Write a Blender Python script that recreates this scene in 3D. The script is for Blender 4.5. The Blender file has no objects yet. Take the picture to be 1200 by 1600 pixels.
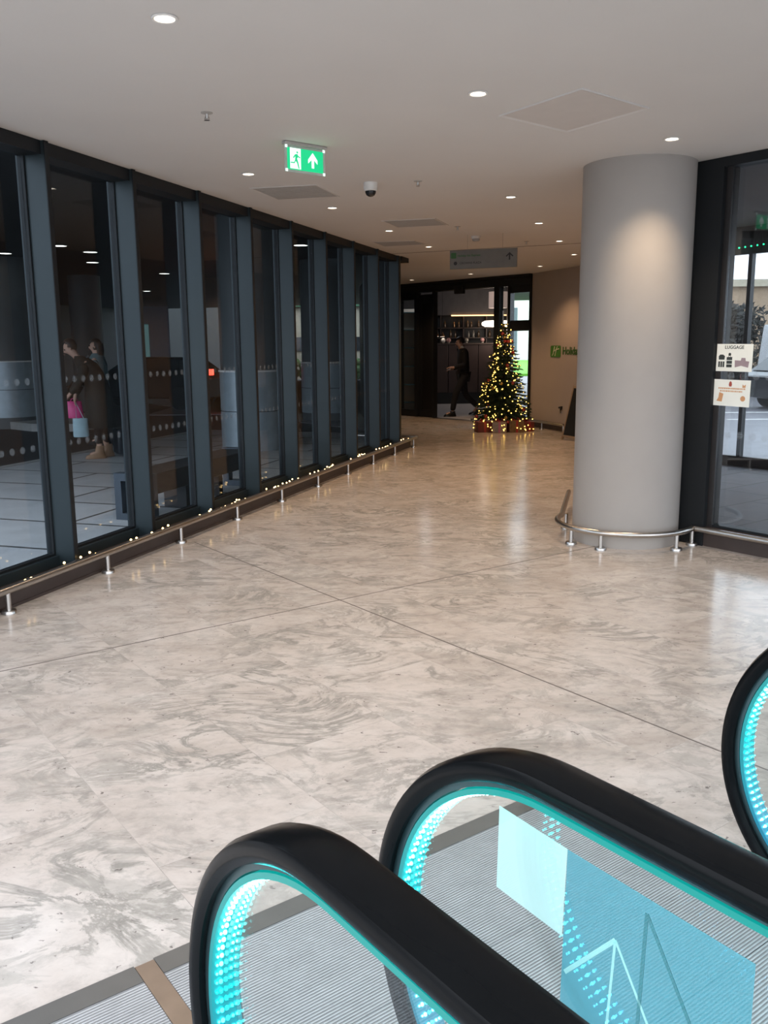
import bpy, bmesh, math, random
from mathutils import Vector, Matrix

random.seed(7)
scn = bpy.context.scene
COL = scn.collection
PI = math.pi

# ------------------------------------------------------------------ camera
CH = 1.555                      # camera height
HC = 2.868                      # ceiling height
F_PX, PITCH, ROLL = 1383.93, math.radians(10.6495), math.radians(-0.4981)
cd = bpy.data.cameras.new('camera')
cam = bpy.data.objects.new('camera', cd)
COL.objects.link(cam)
cd.sensor_fit = 'VERTICAL'
cd.sensor_height = 36.0
cd.lens = F_PX * 36.0 / 1600.0
cd.clip_start = 0.05
cd.clip_end = 400
Fv = Vector((0, math.cos(PITCH), -math.sin(PITCH)))
R0 = Vector((1, 0, 0))
U0 = R0.cross(Fv)
Rv = math.cos(ROLL) * R0 + math.sin(ROLL) * U0
Uv = -math.sin(ROLL) * R0 + math.cos(ROLL) * U0
cm = Matrix.Identity(4)
for i, v in enumerate((Rv, Uv, -Fv)):
    for j in range(3):
        cm[j][i] = v[j]
cm.translation = Vector((0, 0, CH))
cam.matrix_world = cm
scn.camera = cam

# ------------------------------------------------------------------ world, exposure, light levels
SKY = 3.7
SPOT_W = 95.0
vs = scn.view_settings
vs.view_transform = 'Standard'
vs.look = 'None'
vs.exposure = 0.0
vs.gamma = 1.0
vs.use_curve_mapping = False
W = bpy.data.worlds.new('overcast_sky')
scn.world = W
W.use_nodes = True
wn = W.node_tree
bg = wn.nodes['Background']
bg.inputs['Color'].default_value = (0.86, 0.91, 1.0, 1)
bg.inputs['Strength'].default_value = SKY

# ------------------------------------------------------------------ frames
AA, AQ = 0.3063, -0.6377
FA = Matrix.Rotation(PI / 2 - AA, 4, 'Z')           # x = along the left facade (away), y = outwards through it
FQ = Matrix.Rotation(-AQ, 4, 'Z')                   # x = across the escalators (right), y = along them (away)
D1 = Vector((0.404, 20.10, 0))
FD = Matrix.Translation(D1) @ Matrix.Rotation(math.atan2(-0.7558, 0.6548), 4, 'Z')   # x along the door wall, y into the bar
W1 = Vector((2.847, 17.28, 0))
FW = Matrix.Translation(W1) @ Matrix.Rotation(math.atan2(-0.946, 0.324), 4, 'Z')     # x along right wall, y into the wall
I4 = Matrix.Identity(4)


def TR(x, y, z=0.0, rz=0.0):
    return Matrix.Translation((x, y, z)) @ Matrix.Rotation(rz, 4, 'Z')


# ------------------------------------------------------------------ materials
def new_mat(name):
    m = bpy.data.materials.new(name)
    m.use_nodes = True
    nt = m.node_tree
    return m, nt, nt.nodes['Principled BSDF']


def mat(name, col, rough=0.5, metal=0.0, spec=0.5, var=0.08, scale=8.0, bump=0.0, bscale=60.0, coat=0.0):
    m, nt, b = new_mat(name)
    tc = nt.nodes.new('ShaderNodeTexCoord')
    no = nt.nodes.new('ShaderNodeTexNoise')
    no.inputs['Scale'].default_value = scale
    no.inputs['Detail'].default_value = 5
    nt.links.new(tc.outputs['Object'], no.inputs['Vector'])
    rp = nt.nodes.new('ShaderNodeValToRGB')
    rp.color_ramp.elements[0].position = 0.3
    rp.color_ramp.elements[1].position = 0.7
    c = Vector(col[:3])
    rp.color_ramp.elements[0].color = (*(c * (1 - var)), 1)
    rp.color_ramp.elements[1].color = (*(c * (1 + var)), 1)
    nt.links.new(no.outputs['Fac'], rp.inputs['Fac'])
    nt.links.new(rp.outputs['Color'], b.inputs['Base Color'])
    b.inputs['Roughness'].default_value = rough
    b.inputs['Metallic'].default_value = metal
    b.inputs['Specular IOR Level'].default_value = spec
    b.inputs['Coat Weight'].default_value = coat
    if bump:
        n2 = nt.nodes.new('ShaderNodeTexNoise')
        n2.inputs['Scale'].default_value = bscale
        nt.links.new(tc.outputs['Object'], n2.inputs['Vector'])
        bp = nt.nodes.new('ShaderNodeBump')
        bp.inputs['Strength'].default_value = bump
        bp.inputs['Distance'].default_value = 0.01
        nt.links.new(n2.outputs['Fac'], bp.inputs['Height'])
        nt.links.new(bp.outputs['Normal'], b.inputs['Normal'])
    return m


def emit(name, col, strength, base=(0.02, 0.02, 0.02)):
    m, nt, b = new_mat(name)
    b.inputs['Base Color'].default_value = (*base, 1)
    b.inputs['Emission Color'].default_value = (*col, 1)
    b.inputs['Emission Strength'].default_value = strength
    b.inputs['Roughness'].default_value = 0.4
    return m


def glass(name, tint, refl=1.0, rough=0.0):
    m = bpy.data.materials.new(name)
    m.use_nodes = True
    nt = m.node_tree
    nt.nodes.clear()
    out = nt.nodes.new('ShaderNodeOutputMaterial')
    mx = nt.nodes.new('ShaderNodeMixShader')
    tr = nt.nodes.new('ShaderNodeBsdfTransparent')
    gl = nt.nodes.new('ShaderNodeBsdfGlossy')
    fr = nt.nodes.new('ShaderNodeFresnel')
    mu = nt.nodes.new('ShaderNodeMath')
    mu.operation = 'MULTIPLY'
    mu.inputs[1].default_value = refl
    ge = nt.nodes.new('ShaderNodeNewGeometry')
    mr = nt.nodes.new('ShaderNodeMapRange')          # same reflectance from either side of the pane
    mr.inputs['To Min'].default_value = 1.5
    mr.inputs['To Max'].default_value = 1 / 1.5
    nt.links.new(ge.outputs['Backfacing'], mr.inputs['Value'])
    nt.links.new(mr.outputs[0], fr.inputs['IOR'])
    tr.inputs['Color'].default_value = (*tint, 1)
    gl.inputs['Color'].default_value = (1, 1, 1, 1)
    gl.inputs['Roughness'].default_value = rough
    nt.links.new(fr.outputs[0], mu.inputs[0])
    nt.links.new(mu.outputs[0], mx.inputs[0])
    nt.links.new(tr.outputs[0], mx.inputs[1])
    nt.links.new(gl.outputs[0], mx.inputs[2])
    nt.links.new(mx.outputs[0], out.inputs['Surface'])
    return m


def film(name, col, opacity, emi=None):
    """thin translucent film stuck on glass"""
    m = bpy.data.materials.new(name)
    m.use_nodes = True
    nt = m.node_tree
    nt.nodes.clear()
    out = nt.nodes.new('ShaderNodeOutputMaterial')
    mx = nt.nodes.new('ShaderNodeMixShader')
    m2 = nt.nodes.new('ShaderNodeMixShader')
    tr = nt.nodes.new('ShaderNodeBsdfTransparent')
    df = nt.nodes.new('ShaderNodeBsdfDiffuse')
    tl = nt.nodes.new('ShaderNodeBsdfTranslucent')
    for n in (df, tl):
        n.inputs['Color'].default_value = (*col, 1)
    m2.inputs[0].default_value = 0.5
    nt.links.new(df.outputs[0], m2.inputs[1])
    nt.links.new(tl.outputs[0], m2.inputs[2])
    mx.inputs[0].default_value = opacity
    nt.links.new(tr.outputs[0], mx.inputs[1])
    nt.links.new(m2.outputs[0], mx.inputs[2])
    nt.links.new(mx.outputs[0], out.inputs['Surface'])
    return m


def floor_mat():
    m, nt, b = new_mat('polished_stone')
    N, L = nt.nodes.new, nt.links.new
    tc = N('ShaderNodeTexCoord')
    rot = N('ShaderNodeMapping')                      # align with the joints
    rot.inputs['Rotation'].default_value = (0, 0, AQ)
    L(tc.outputs['Object'], rot.inputs['Vector'])
    br = N('ShaderNodeTexBrick')
    br.offset = 0.5
    br.inputs['Scale'].default_value = 1.0
    br.inputs['Brick Width'].default_value = 0.9
    br.inputs['Row Height'].default_value = 0.6
    br.inputs['Mortar Size'].default_value = 0.0012
    br.inputs['Mortar Smooth'].default_value = 0.2
    br.inputs['Bias'].default_value = 0.0
    br.inputs['Color1'].default_value = (0, 0, 0, 1)
    br.inputs['Color2'].default_value = (1, 1, 1, 1)
    br.inputs['Mortar'].default_value = (0.5, 0.5, 0.5, 1)
    sw = N('ShaderNodeMapping')
    sw.inputs['Rotation'].default_value = (0, 0, PI / 2)
    sw.inputs['Location'].default_value = (0.13, 0.3, 0)
    L(rot.outputs[0], sw.inputs['Vector'])
    L(sw.outputs[0], br.inputs['Vector'])
    # each tile shifts the veining
    off = N('ShaderNodeVectorMath')
    off.operation = 'MULTIPLY_ADD'
    off.inputs[1].default_value = (1.5, 2.1, 5.0)
    L(br.outputs['Color'], off.inputs[0])
    st = N('ShaderNodeMapping')
    st.inputs['Rotation'].default_value = (0, 0, math.radians(-8))
    st.inputs['Scale'].default_value = (1.1, 1.5, 1)
    L(tc.outputs['Object'], st.inputs['Vector'])
    L(st.outputs[0], off.inputs[2])
    vec = off.outputs[0]

    def noise(scale, detail, dist, rough=0.6):
        n = N('ShaderNodeTexNoise')
        n.inputs['Scale'].default_value = scale
        n.inputs['Detail'].default_value = detail
        n.inputs['Roughness'].default_value = rough
        n.inputs['Distortion'].default_value = dist
        L(vec, n.inputs['Vector'])
        return n

    def ramp(src, stops):
        r = N('ShaderNodeValToRGB')
        e = r.color_ramp.elements
        e[0].position, e[0].color = stops[0][0], (*stops[0][1], 1)
        e[1].position, e[1].color = stops[-1][0], (*stops[-1][1], 1)
        for p_, c_ in stops[1:-1]:
            x = e.new(p_)
            x.color = (*c_, 1)
        L(src, r.inputs['Fac'])
        return r

    def mixc(fac, a, bcol, mode='MIX'):
        x = N('ShaderNodeMix')
        x.data_type = 'RGBA'
        x.blend_type = mode
        if hasattr(fac, 'is_linked'):
            L(fac, x.inputs[0])
        else:
            x.inputs[0].default_value = fac
        for s, v in ((x.inputs[6], a), (x.inputs[7], bcol)):
            if hasattr(v, 'is_linked'):
                L(v, s)
            else:
                s.default_value = (*v, 1)
        return x.outputs[2]
    g = lambda v: (v, v, v)
    base = ramp(noise(1.6, 6, 0.9).outputs['Fac'], [(0.30, (0.47, 0.415, 0.37)), (0.5, (0.57, 0.512, 0.468)), (0.72, (0.63, 0.583, 0.542))])
    v1 = ramp(noise(1.7, 10, 1.5, 0.68).outputs['Fac'], [(0.455, g(0)), (0.492, g(1)), (0.512, g(0.9)), (0.56, g(0))])
    v2 = ramp(noise(2.4, 11, 1.1, 0.70).outputs['Fac'], [(0.545, g(0)), (0.60, g(1))])
    patch = ramp(noise(0.8, 5, 1.2).outputs['Fac'], [(0.42, g(0.15)), (0.62, g(1))])
    fac1 = N('ShaderNodeMath')
    fac1.operation = 'MULTIPLY'
    L(v1.outputs[0], fac1.inputs[0])
    L(patch.outputs[0], fac1.inputs[1])
    c1 = mixc(fac1.outputs[0], base.outputs[0], (0.335, 0.315, 0.285))
    f2 = N('ShaderNodeMath')
    f2.operation = 'MULTIPLY'
    f2.inputs[1].default_value = 0.55
    L(v2.outputs[0], f2.inputs[0])
    c2 = mixc(f2.outputs[0], c1, (0.40, 0.375, 0.34))
    sp = ramp(noise(26, 3, 0.4).outputs['Fac'], [(0.675, g(0)), (0.71, g(0.85))])
    c3 = mixc(sp.outputs[0], c2, (0.16, 0.14, 0.13))
    fine = ramp(noise(11, 9, 0.3, 0.72).outputs['Fac'], [(0.32, g(0.80)), (0.5, g(1.0)), (0.68, g(1.07))])
    c4 = mixc(1.0, c3, fine.outputs[0], 'MULTIPLY')
    jf = N('ShaderNodeMath')
    jf.operation = 'MULTIPLY'
    jf.inputs[1].default_value = 0.35
    L(br.outputs['Fac'], jf.inputs[0])
    c5 = mixc(jf.outputs[0], c4, (0.3, 0.28, 0.26))
    L(c5, b.inputs['Base Color'])
    b.inputs['Roughness'].default_value = 0.17
    b.inputs['Specular IOR Level'].default_value = 0.5
    return m


def slab_mat(name, c1, c2, joint, w, h, rot=0.0, mortar=0.012, rough=0.55):
    m, nt, b = new_mat(name)
    N, L = nt.nodes.new, nt.links.new
    tc = N('ShaderNodeTexCoord')
    mp = N('ShaderNodeMapping')
    mp.inputs['Rotation'].default_value = (0, 0, rot)
    L(tc.outputs['Object'], mp.inputs['Vector'])
    br = N('ShaderNodeTexBrick')
    br.inputs['Scale'].default_value = 1
    br.inputs['Brick Width'].default_value = w
    br.inputs['Row Height'].default_value = h
    br.inputs['Mortar Size'].default_value = mortar
    br.inputs['Color1'].default_value = (*c1, 1)
    br.inputs['Color2'].default_value = (*c2, 1)
    br.inputs['Mortar'].default_value = (*joint, 1)
    L(mp.outputs[0], br.inputs['Vector'])
    no = N('ShaderNodeTexNoise')
    no.inputs['Scale'].default_value = 3
    no.inputs['Detail'].default_value = 8
    L(tc.outputs['Object'], no.inputs['Vector'])
    rp = N('ShaderNodeValToRGB')
    rp.color_ramp.elements[0].color = (0.75, 0.75, 0.75, 1)
    rp.color_ramp.elements[1].color = (1.15, 1.15, 1.15, 1)
    L(no.outputs['Fac'], rp.inputs['Fac'])
    mx = N('ShaderNodeMix')
    mx.data_type = 'RGBA'
    mx.blend_type = 'MULTIPLY'
    mx.inputs[0].default_value = 1
    L(br.outputs['Color'], mx.inputs[6])
    L(rp.outputs[0], mx.inputs[7])
    L(mx.outputs[2], b.inputs['Base Color'])
    b.inputs['Roughness'].default_value = rough
    return m


def ridge_mat():
    """grooved landing plate: grooves run across the escalator"""
    m, nt, b = new_mat('ridged_steel')
    N, L = nt.nodes.new, nt.links.new
    tc = N('ShaderNodeTexCoord')
    wv = N('ShaderNodeTexWave')
    wv.wave_type = 'BANDS'
    wv.bands_direction = 'Y'
    wv.inputs['Scale'].default_value = 2 * PI / 20 / 0.0092
    wv.inputs['Distortion'].default_value = 0
    L(tc.outputs['Object'], wv.inputs['Vector'])
    rp = N('ShaderNodeValToRGB')
    rp.color_ramp.elements[0].position = 0.12
    rp.color_ramp.elements[0].color = (0.27, 0.28, 0.29, 1)
    rp.color_ramp.elements[1].position = 0.5
    rp.color_ramp.elements[1].color = (0.52, 0.54, 0.56, 1)
    L(wv.outputs['Fac'], rp.inputs['Fac'])
    no = N('ShaderNodeTexNoise')
    no.inputs['Scale'].default_value = 14
    L(tc.outputs['Object'], no.inputs['Vector'])
    r2 = N('ShaderNodeValToRGB')
    r2.color_ramp.elements[0].color = (0.8, 0.8, 0.8, 1)
    r2.color_ramp.elements[1].color = (1.1, 1.1, 1.1, 1)
    L(no.outputs['Fac'], r2.inputs['Fac'])
    mx = N('ShaderNodeMix')
    mx.data_type = 'RGBA'
    mx.blend_type = 'MULTIPLY'
    mx.inputs[0].default_value = 1
    L(rp.outputs[0], mx.inputs[6])
    L(r2.outputs[0], mx.inputs[7])
    L(mx.outputs[2], b.inputs['Base Color'])
    bp = N('ShaderNodeBump')
    bp.inputs['Strength'].default_value = 0.6
    bp.inputs['Distance'].default_value = 0.003
    L(wv.outputs['Fac'], bp.inputs['Height'])
    L(bp.outputs['Normal'], b.inputs['Normal'])
    b.inputs['Metallic'].default_value = 0.3
    b.inputs['Roughness'].default_value = 0.45
    return m


def led_mat(name, strength, lo=(0.0, 0.42, 1.0), hi=(0.0, 0.95, 0.84), z0=0.15, z1=0.85):
    """colour-changing LED tape: blue at the foot of the newel, green-cyan at the top"""
    m, nt, b = new_mat(name)
    N, L = nt.nodes.new, nt.links.new
    tc = N('ShaderNodeTexCoord')
    sx = N('ShaderNodeSeparateXYZ')
    L(tc.outputs['Object'], sx.inputs[0])
    mr = N('ShaderNodeMapRange')
    mr.inputs['From Min'].default_value = z0
    mr.inputs['From Max'].default_value = z1
    L(sx.outputs['Z'], mr.inputs['Value'])
    rp = N('ShaderNodeValToRGB')
    rp.color_ramp.elements[0].color = (*lo, 1)
    rp.color_ramp.elements[1].color = (*hi, 1)
    x = rp.color_ramp.elements.new(0.5)
    x.color = (0.0, 0.85, 0.95, 1)
    L(mr.outputs[0], rp.inputs['Fac'])
    L(rp.outputs[0], b.inputs['Emission Color'])
    b.inputs['Emission Strength'].default_value = strength
    b.inputs['Base Color'].default_value = (0.008, 0.05, 0.055, 1)
    b.inputs['Roughness'].default_value = 0.35
    return m


M = {}
M['floor'] = floor_mat()
M['ceiling'] = mat('ceiling_plaster', (0.66, 0.64, 0.62), 0.9, var=0.02, scale=1.2, bump=0.05, bscale=30)
M['vent'] = mat('vent_grille', (0.42, 0.40, 0.38), 0.8, var=0.05, scale=60)
M['wall'] = mat('painted_wall', (0.42, 0.35, 0.30), 0.85, var=0.02, scale=3)
M['column'] = mat('column_paint', (0.36, 0.335, 0.31), 0.62, var=0.025, scale=4)
M['fin'] = mat('anodised_fin', (0.024, 0.036, 0.041), 0.42, 0.25, var=0.05, scale=2)
M['fin_edge'] = mat('anodised_dark', (0.011, 0.013, 0.015), 0.5, 0.1, 0.3, var=0.05)
M['brown'] = mat('brown_skirting', (0.045, 0.032, 0.028), 0.5, var=0.1, scale=10)
M['steel'] = mat('brushed_steel', (0.48, 0.46, 0.435), 0.28, 1.0, var=0.06, scale=30)
M['joint'] = mat('joint_strip', (0.13, 0.11, 0.10), 0.5)
M['rubber'] = mat('handrail_rubber', (0.004, 0.0045, 0.005), 0.24, 0.0, 0.09, var=0.1)
M['guide'] = mat('handrail_guide', (0.06, 0.11, 0.12), 0.35, 0.7)
M['ridge'] = ridge_mat()
M['plain_steel'] = mat('plain_landing_frame', (0.16, 0.16, 0.155), 0.5, 0.5)
M['bronze'] = mat('bronze_strip', (0.25, 0.19, 0.145), 0.45, 0.4, var=0.12, scale=12)
M['led_tape'] = led_mat('led_tape', 0.36)
M['led_dot'] = led_mat('led_dot', 24.0, lo=(0.10, 0.55, 1.0), hi=(0.18, 1.0, 0.90))
M['glass_tint'] = glass('facade_glass', (0.72, 0.765, 0.795), 0.55)
M['glass_right'] = glass('vestibule_glass', (0.78, 0.80, 0.82), 1.1)
M['glass_clear'] = glass('balustrade_glass', (0.94, 0.975, 0.975), 0.8)
M['dot'] = film('frosted_dot', (0.45, 0.48, 0.5), 0.11)
M['sticker'] = film('white_sticker', (0.85, 0.95, 0.93), 0.92)
M['film'] = film('cyan_film', (0.16, 0.52, 0.62), 0.6)
M['film_line'] = film('film_line', (0.75, 1.0, 0.97), 0.9)
M['film_dark'] = film('film_outline_shadow', (0.10, 0.45, 0.50), 0.5)
M['white'] = mat('white_plastic', (0.75, 0.74, 0.72), 0.5)
M['black'] = mat('black_gloss', (0.012, 0.012, 0.014), 0.25)
M['matt_black'] = mat('matt_black', (0.012, 0.012, 0.013), 0.7)
M['lamp'] = emit('lamp_warm', (1.0, 0.86, 0.68), 9.0)
M['lamp_out'] = emit('lamp_canopy', (1.0, 0.93, 0.82), 9.0)
M['bulb'] = emit('bulb_warm', (1.0, 0.66, 0.28), 7.0)
M['bulb_tree'] = emit('bulb_tree', (1.0, 0.60, 0.12), 4.5)
M['wire'] = mat('clear_wire', (0.05, 0.05, 0.045), 0.5)
M['exit_green'] = emit('exit_green', (0.0, 0.62, 0.24), 1.15)
M['exit_white'] = emit('exit_white', (0.85, 1.0, 0.95), 1.3)
M['acrylic'] = film('exit_acrylic', (0.8, 0.95, 0.92), 0.35)
M['sign_grey'] = mat('sign_grey', (0.15, 0.145, 0.13), 0.6)
M['sign_text'] = mat('sign_text', (0.022, 0.020, 0.020), 0.6)
M['sign_green'] = mat('sign_green', (0.035, 0.12, 0.035), 0.6)
M['logo_green'] = mat('logo_green', (0.06, 0.20, 0.03), 0.6)
M['logo_text'] = mat('logo_text', (0.03, 0.11, 0.02), 0.6)
M['logo_pale'] = mat('logo_pale', (0.62, 0.60, 0.42), 0.6)
M['paper'] = mat('paper', (0.78, 0.82, 0.78), 0.8, var=0.02)
M['ink'] = mat('ink', (0.03, 0.04, 0.04), 0.8)
M['ink_grey'] = mat('ink_grey', (0.30, 0.24, 0.27), 0.8)
M['ink_red'] = mat('ink_red', (0.35, 0.07, 0.05), 0.8)
M['ink_orange'] = mat('ink_orange', (0.55, 0.30, 0.15), 0.8)
M['paving'] = slab_mat('paving_slabs', (0.42, 0.43, 0.44), (0.48, 0.49, 0.50), (0.07, 0.07, 0.07), 1.7, 0.95, rot=PI / 2, mortar=0.022)
M['asphalt'] = mat('asphalt', (0.028, 0.028, 0.030), 0.7, var=0.15, scale=20)
M['road_wet'] = mat('wet_asphalt', (0.16, 0.155, 0.175), 0.45, var=0.12, scale=4)
M['kerb'] = mat('kerb_stone', (0.34, 0.34, 0.33), 0.7)
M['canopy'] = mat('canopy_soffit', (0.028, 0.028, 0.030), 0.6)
M['concrete'] = mat('column_concrete', (0.09, 0.10, 0.105), 0.6, var=0.1, scale=2)
M['jacket'] = mat('column_jacket', (0.36, 0.42, 0.46), 0.4, 0.3)
M['bench'] = mat('dark_bench', (0.018, 0.018, 0.02), 0.5)
M['bench_end'] = mat('bench_end_metal', (0.06, 0.075, 0.095), 0.45, 0.3)
M['cream'] = mat('cream_render', (0.50, 0.44, 0.33), 0.8)
M['tan'] = mat('tan_stone', (0.42, 0.30, 0.20), 0.8)
M['grey_clad'] = mat('grey_cladding', (0.12, 0.15, 0.19), 0.5)
M['green_fascia'] = mat('green_fascia', (0.04, 0.13, 0.06), 0.5)
M['leaf'] = mat('hedge_leaves', (0.06, 0.12, 0.03), 0.7, var=0.5, scale=9)
M['dark_leaf'] = mat('shrub_leaves', (0.030, 0.030, 0.026), 0.8, var=0.4, scale=9)
M['grass'] = mat('grass', (0.13, 0.40, 0.03), 0.8, var=0.3, scale=10)
M['dark_frame'] = mat('dark_door_frame', (0.016, 0.018, 0.02), 0.4, 0.2)
M['vest_frame'] = mat('vestibule_frame', (0.018, 0.016, 0.016), 0.4)
M['bar_wall'] = mat('bar_wall', (0.12, 0.115, 0.12), 0.8)
M['bar_panel'] = mat('bar_panel', (0.05, 0.03, 0.026), 0.55, var=0.15, scale=3)
M['bar_black'] = mat('bar_plinth', (0.006, 0.006, 0.007), 0.5)
M['bar_floor'] = mat('bar_floor', (0.36, 0.36, 0.39), 0.5)
M['shelf'] = mat('shelf_wood', (0.06, 0.04, 0.032), 0.5)
M['cove'] = emit('cove_strip', (1.0, 0.55, 0.24), 3.0)
M['shade'] = emit('pendant_shade', (1.0, 0.72, 0.62), 0.28, base=(0.5, 0.45, 0.43))
M['shade_hot'] = emit('globe_shade', (1.0, 0.82, 0.66), 4.0)
M['amber'] = mat('amber_bottle', (0.10, 0.06, 0.03), 0.15, coat=0.5)
M['clear_b'] = mat('pale_bottle', (0.30, 0.28, 0.24), 0.12, coat=0.5)
M['copper'] = mat('copper', (0.35, 0.22, 0.13), 0.25, 0.9)
M['pink_b'] = mat('pink_ornament', (0.45, 0.25, 0.24), 0.5)
M['needles'] = mat('fir_needles', (0.016, 0.034, 0.016), 0.7, var=0.5, scale=20)
M['trunk'] = mat('trunk_bark', (0.05, 0.03, 0.02), 0.8)
M['bauble_red'] = mat('bauble_red', (0.35, 0.03, 0.02), 0.2, coat=0.6)
M['bauble_gold'] = mat('bauble_gold', (0.45, 0.30, 0.10), 0.25, 0.7)
M['gift'] = mat('gift_gold_paper', (0.15, 0.085, 0.035), 0.4, 0.2, var=0.3, scale=30)
M['gift_red'] = mat('gift_red_paper', (0.13, 0.022, 0.016), 0.45, var=0.2)
M['ribbon'] = mat('gift_ribbon', (0.30, 0.02, 0.02), 0.35)
M['skin'] = mat('skin', (0.50, 0.30, 0.22), 0.55, var=0.05)
M['hair_brown'] = mat('hair_brown', (0.035, 0.022, 0.018), 0.6, var=0.3, scale=60)
M['hair_dark'] = mat('hair_dark', (0.015, 0.011, 0.01), 0.6, var=0.3, scale=60)
M['coat_olive'] = mat('coat_olive', (0.012, 0.0125, 0.010), 0.85, var=0.15)
M['coat_teal'] = mat('coat_teal', (0.10, 0.17, 0.19), 0.85, var=0.1)
M['cloth_black'] = mat('cloth_black', (0.008, 0.008, 0.01), 0.85)
M['cloth_navy'] = mat('cloth_navy', (0.02, 0.03, 0.045), 0.85)
M['boot_tan'] = mat('boot_tan', (0.28, 0.16, 0.09), 0.55)
M['pink_bag'] = mat('pink_bag', (0.65, 0.04, 0.22), 0.4)
M['blue_bag'] = mat('pale_blue_bag', (0.33, 0.47, 0.52), 0.6)
M['shirt'] = mat('white_shirt', (0.7, 0.7, 0.68), 0.8)
M['eye'] = mat('eye', (0.02, 0.015, 0.012), 0.2)
M['lip'] = mat('lip', (0.30, 0.10, 0.09), 0.5)
M['case'] = mat('suitcase_shell', (0.012, 0.014, 0.02), 0.4)
M['tyre'] = mat('tyre', (0.012, 0.012, 0.012), 0.8)
M['car_dark'] = mat('car_dark_paint', (0.012, 0.013, 0.015), 0.2, coat=0.6)
M['car_matt'] = mat('car_matt_paint', (0.012, 0.013, 0.015), 0.6, spec=0.2)
M['car_white'] = mat('car_white_paint', (0.75, 0.75, 0.76), 0.25, coat=0.6)
M['car_blue'] = mat('car_blue_paint', (0.20, 0.33, 0.48), 0.25, coat=0.6)
M['car_glass'] = mat('car_window', (0.02, 0.022, 0.025), 0.1)
M['tail'] = emit('tail_lamp', (1.0, 0.06, 0.03), 6.0)
M['tail_off'] = mat('tail_lamp_off', (0.25, 0.02, 0.02), 0.3)
M['green_reflection'] = emit('green_reflection', (0.02, 1.0, 0.30), 5.0)
M['wood'] = mat('pale_wood', (0.30, 0.21, 0.13), 0.6)
M['chalk'] = mat('chalkboard', (0.008, 0.009, 0.009), 0.6)
M['red_brick'] = mat('red_render', (0.22, 0.07, 0.06), 0.8)
M['line'] = mat('road_paint', (0.6, 0.6, 0.58), 0.7)


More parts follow.
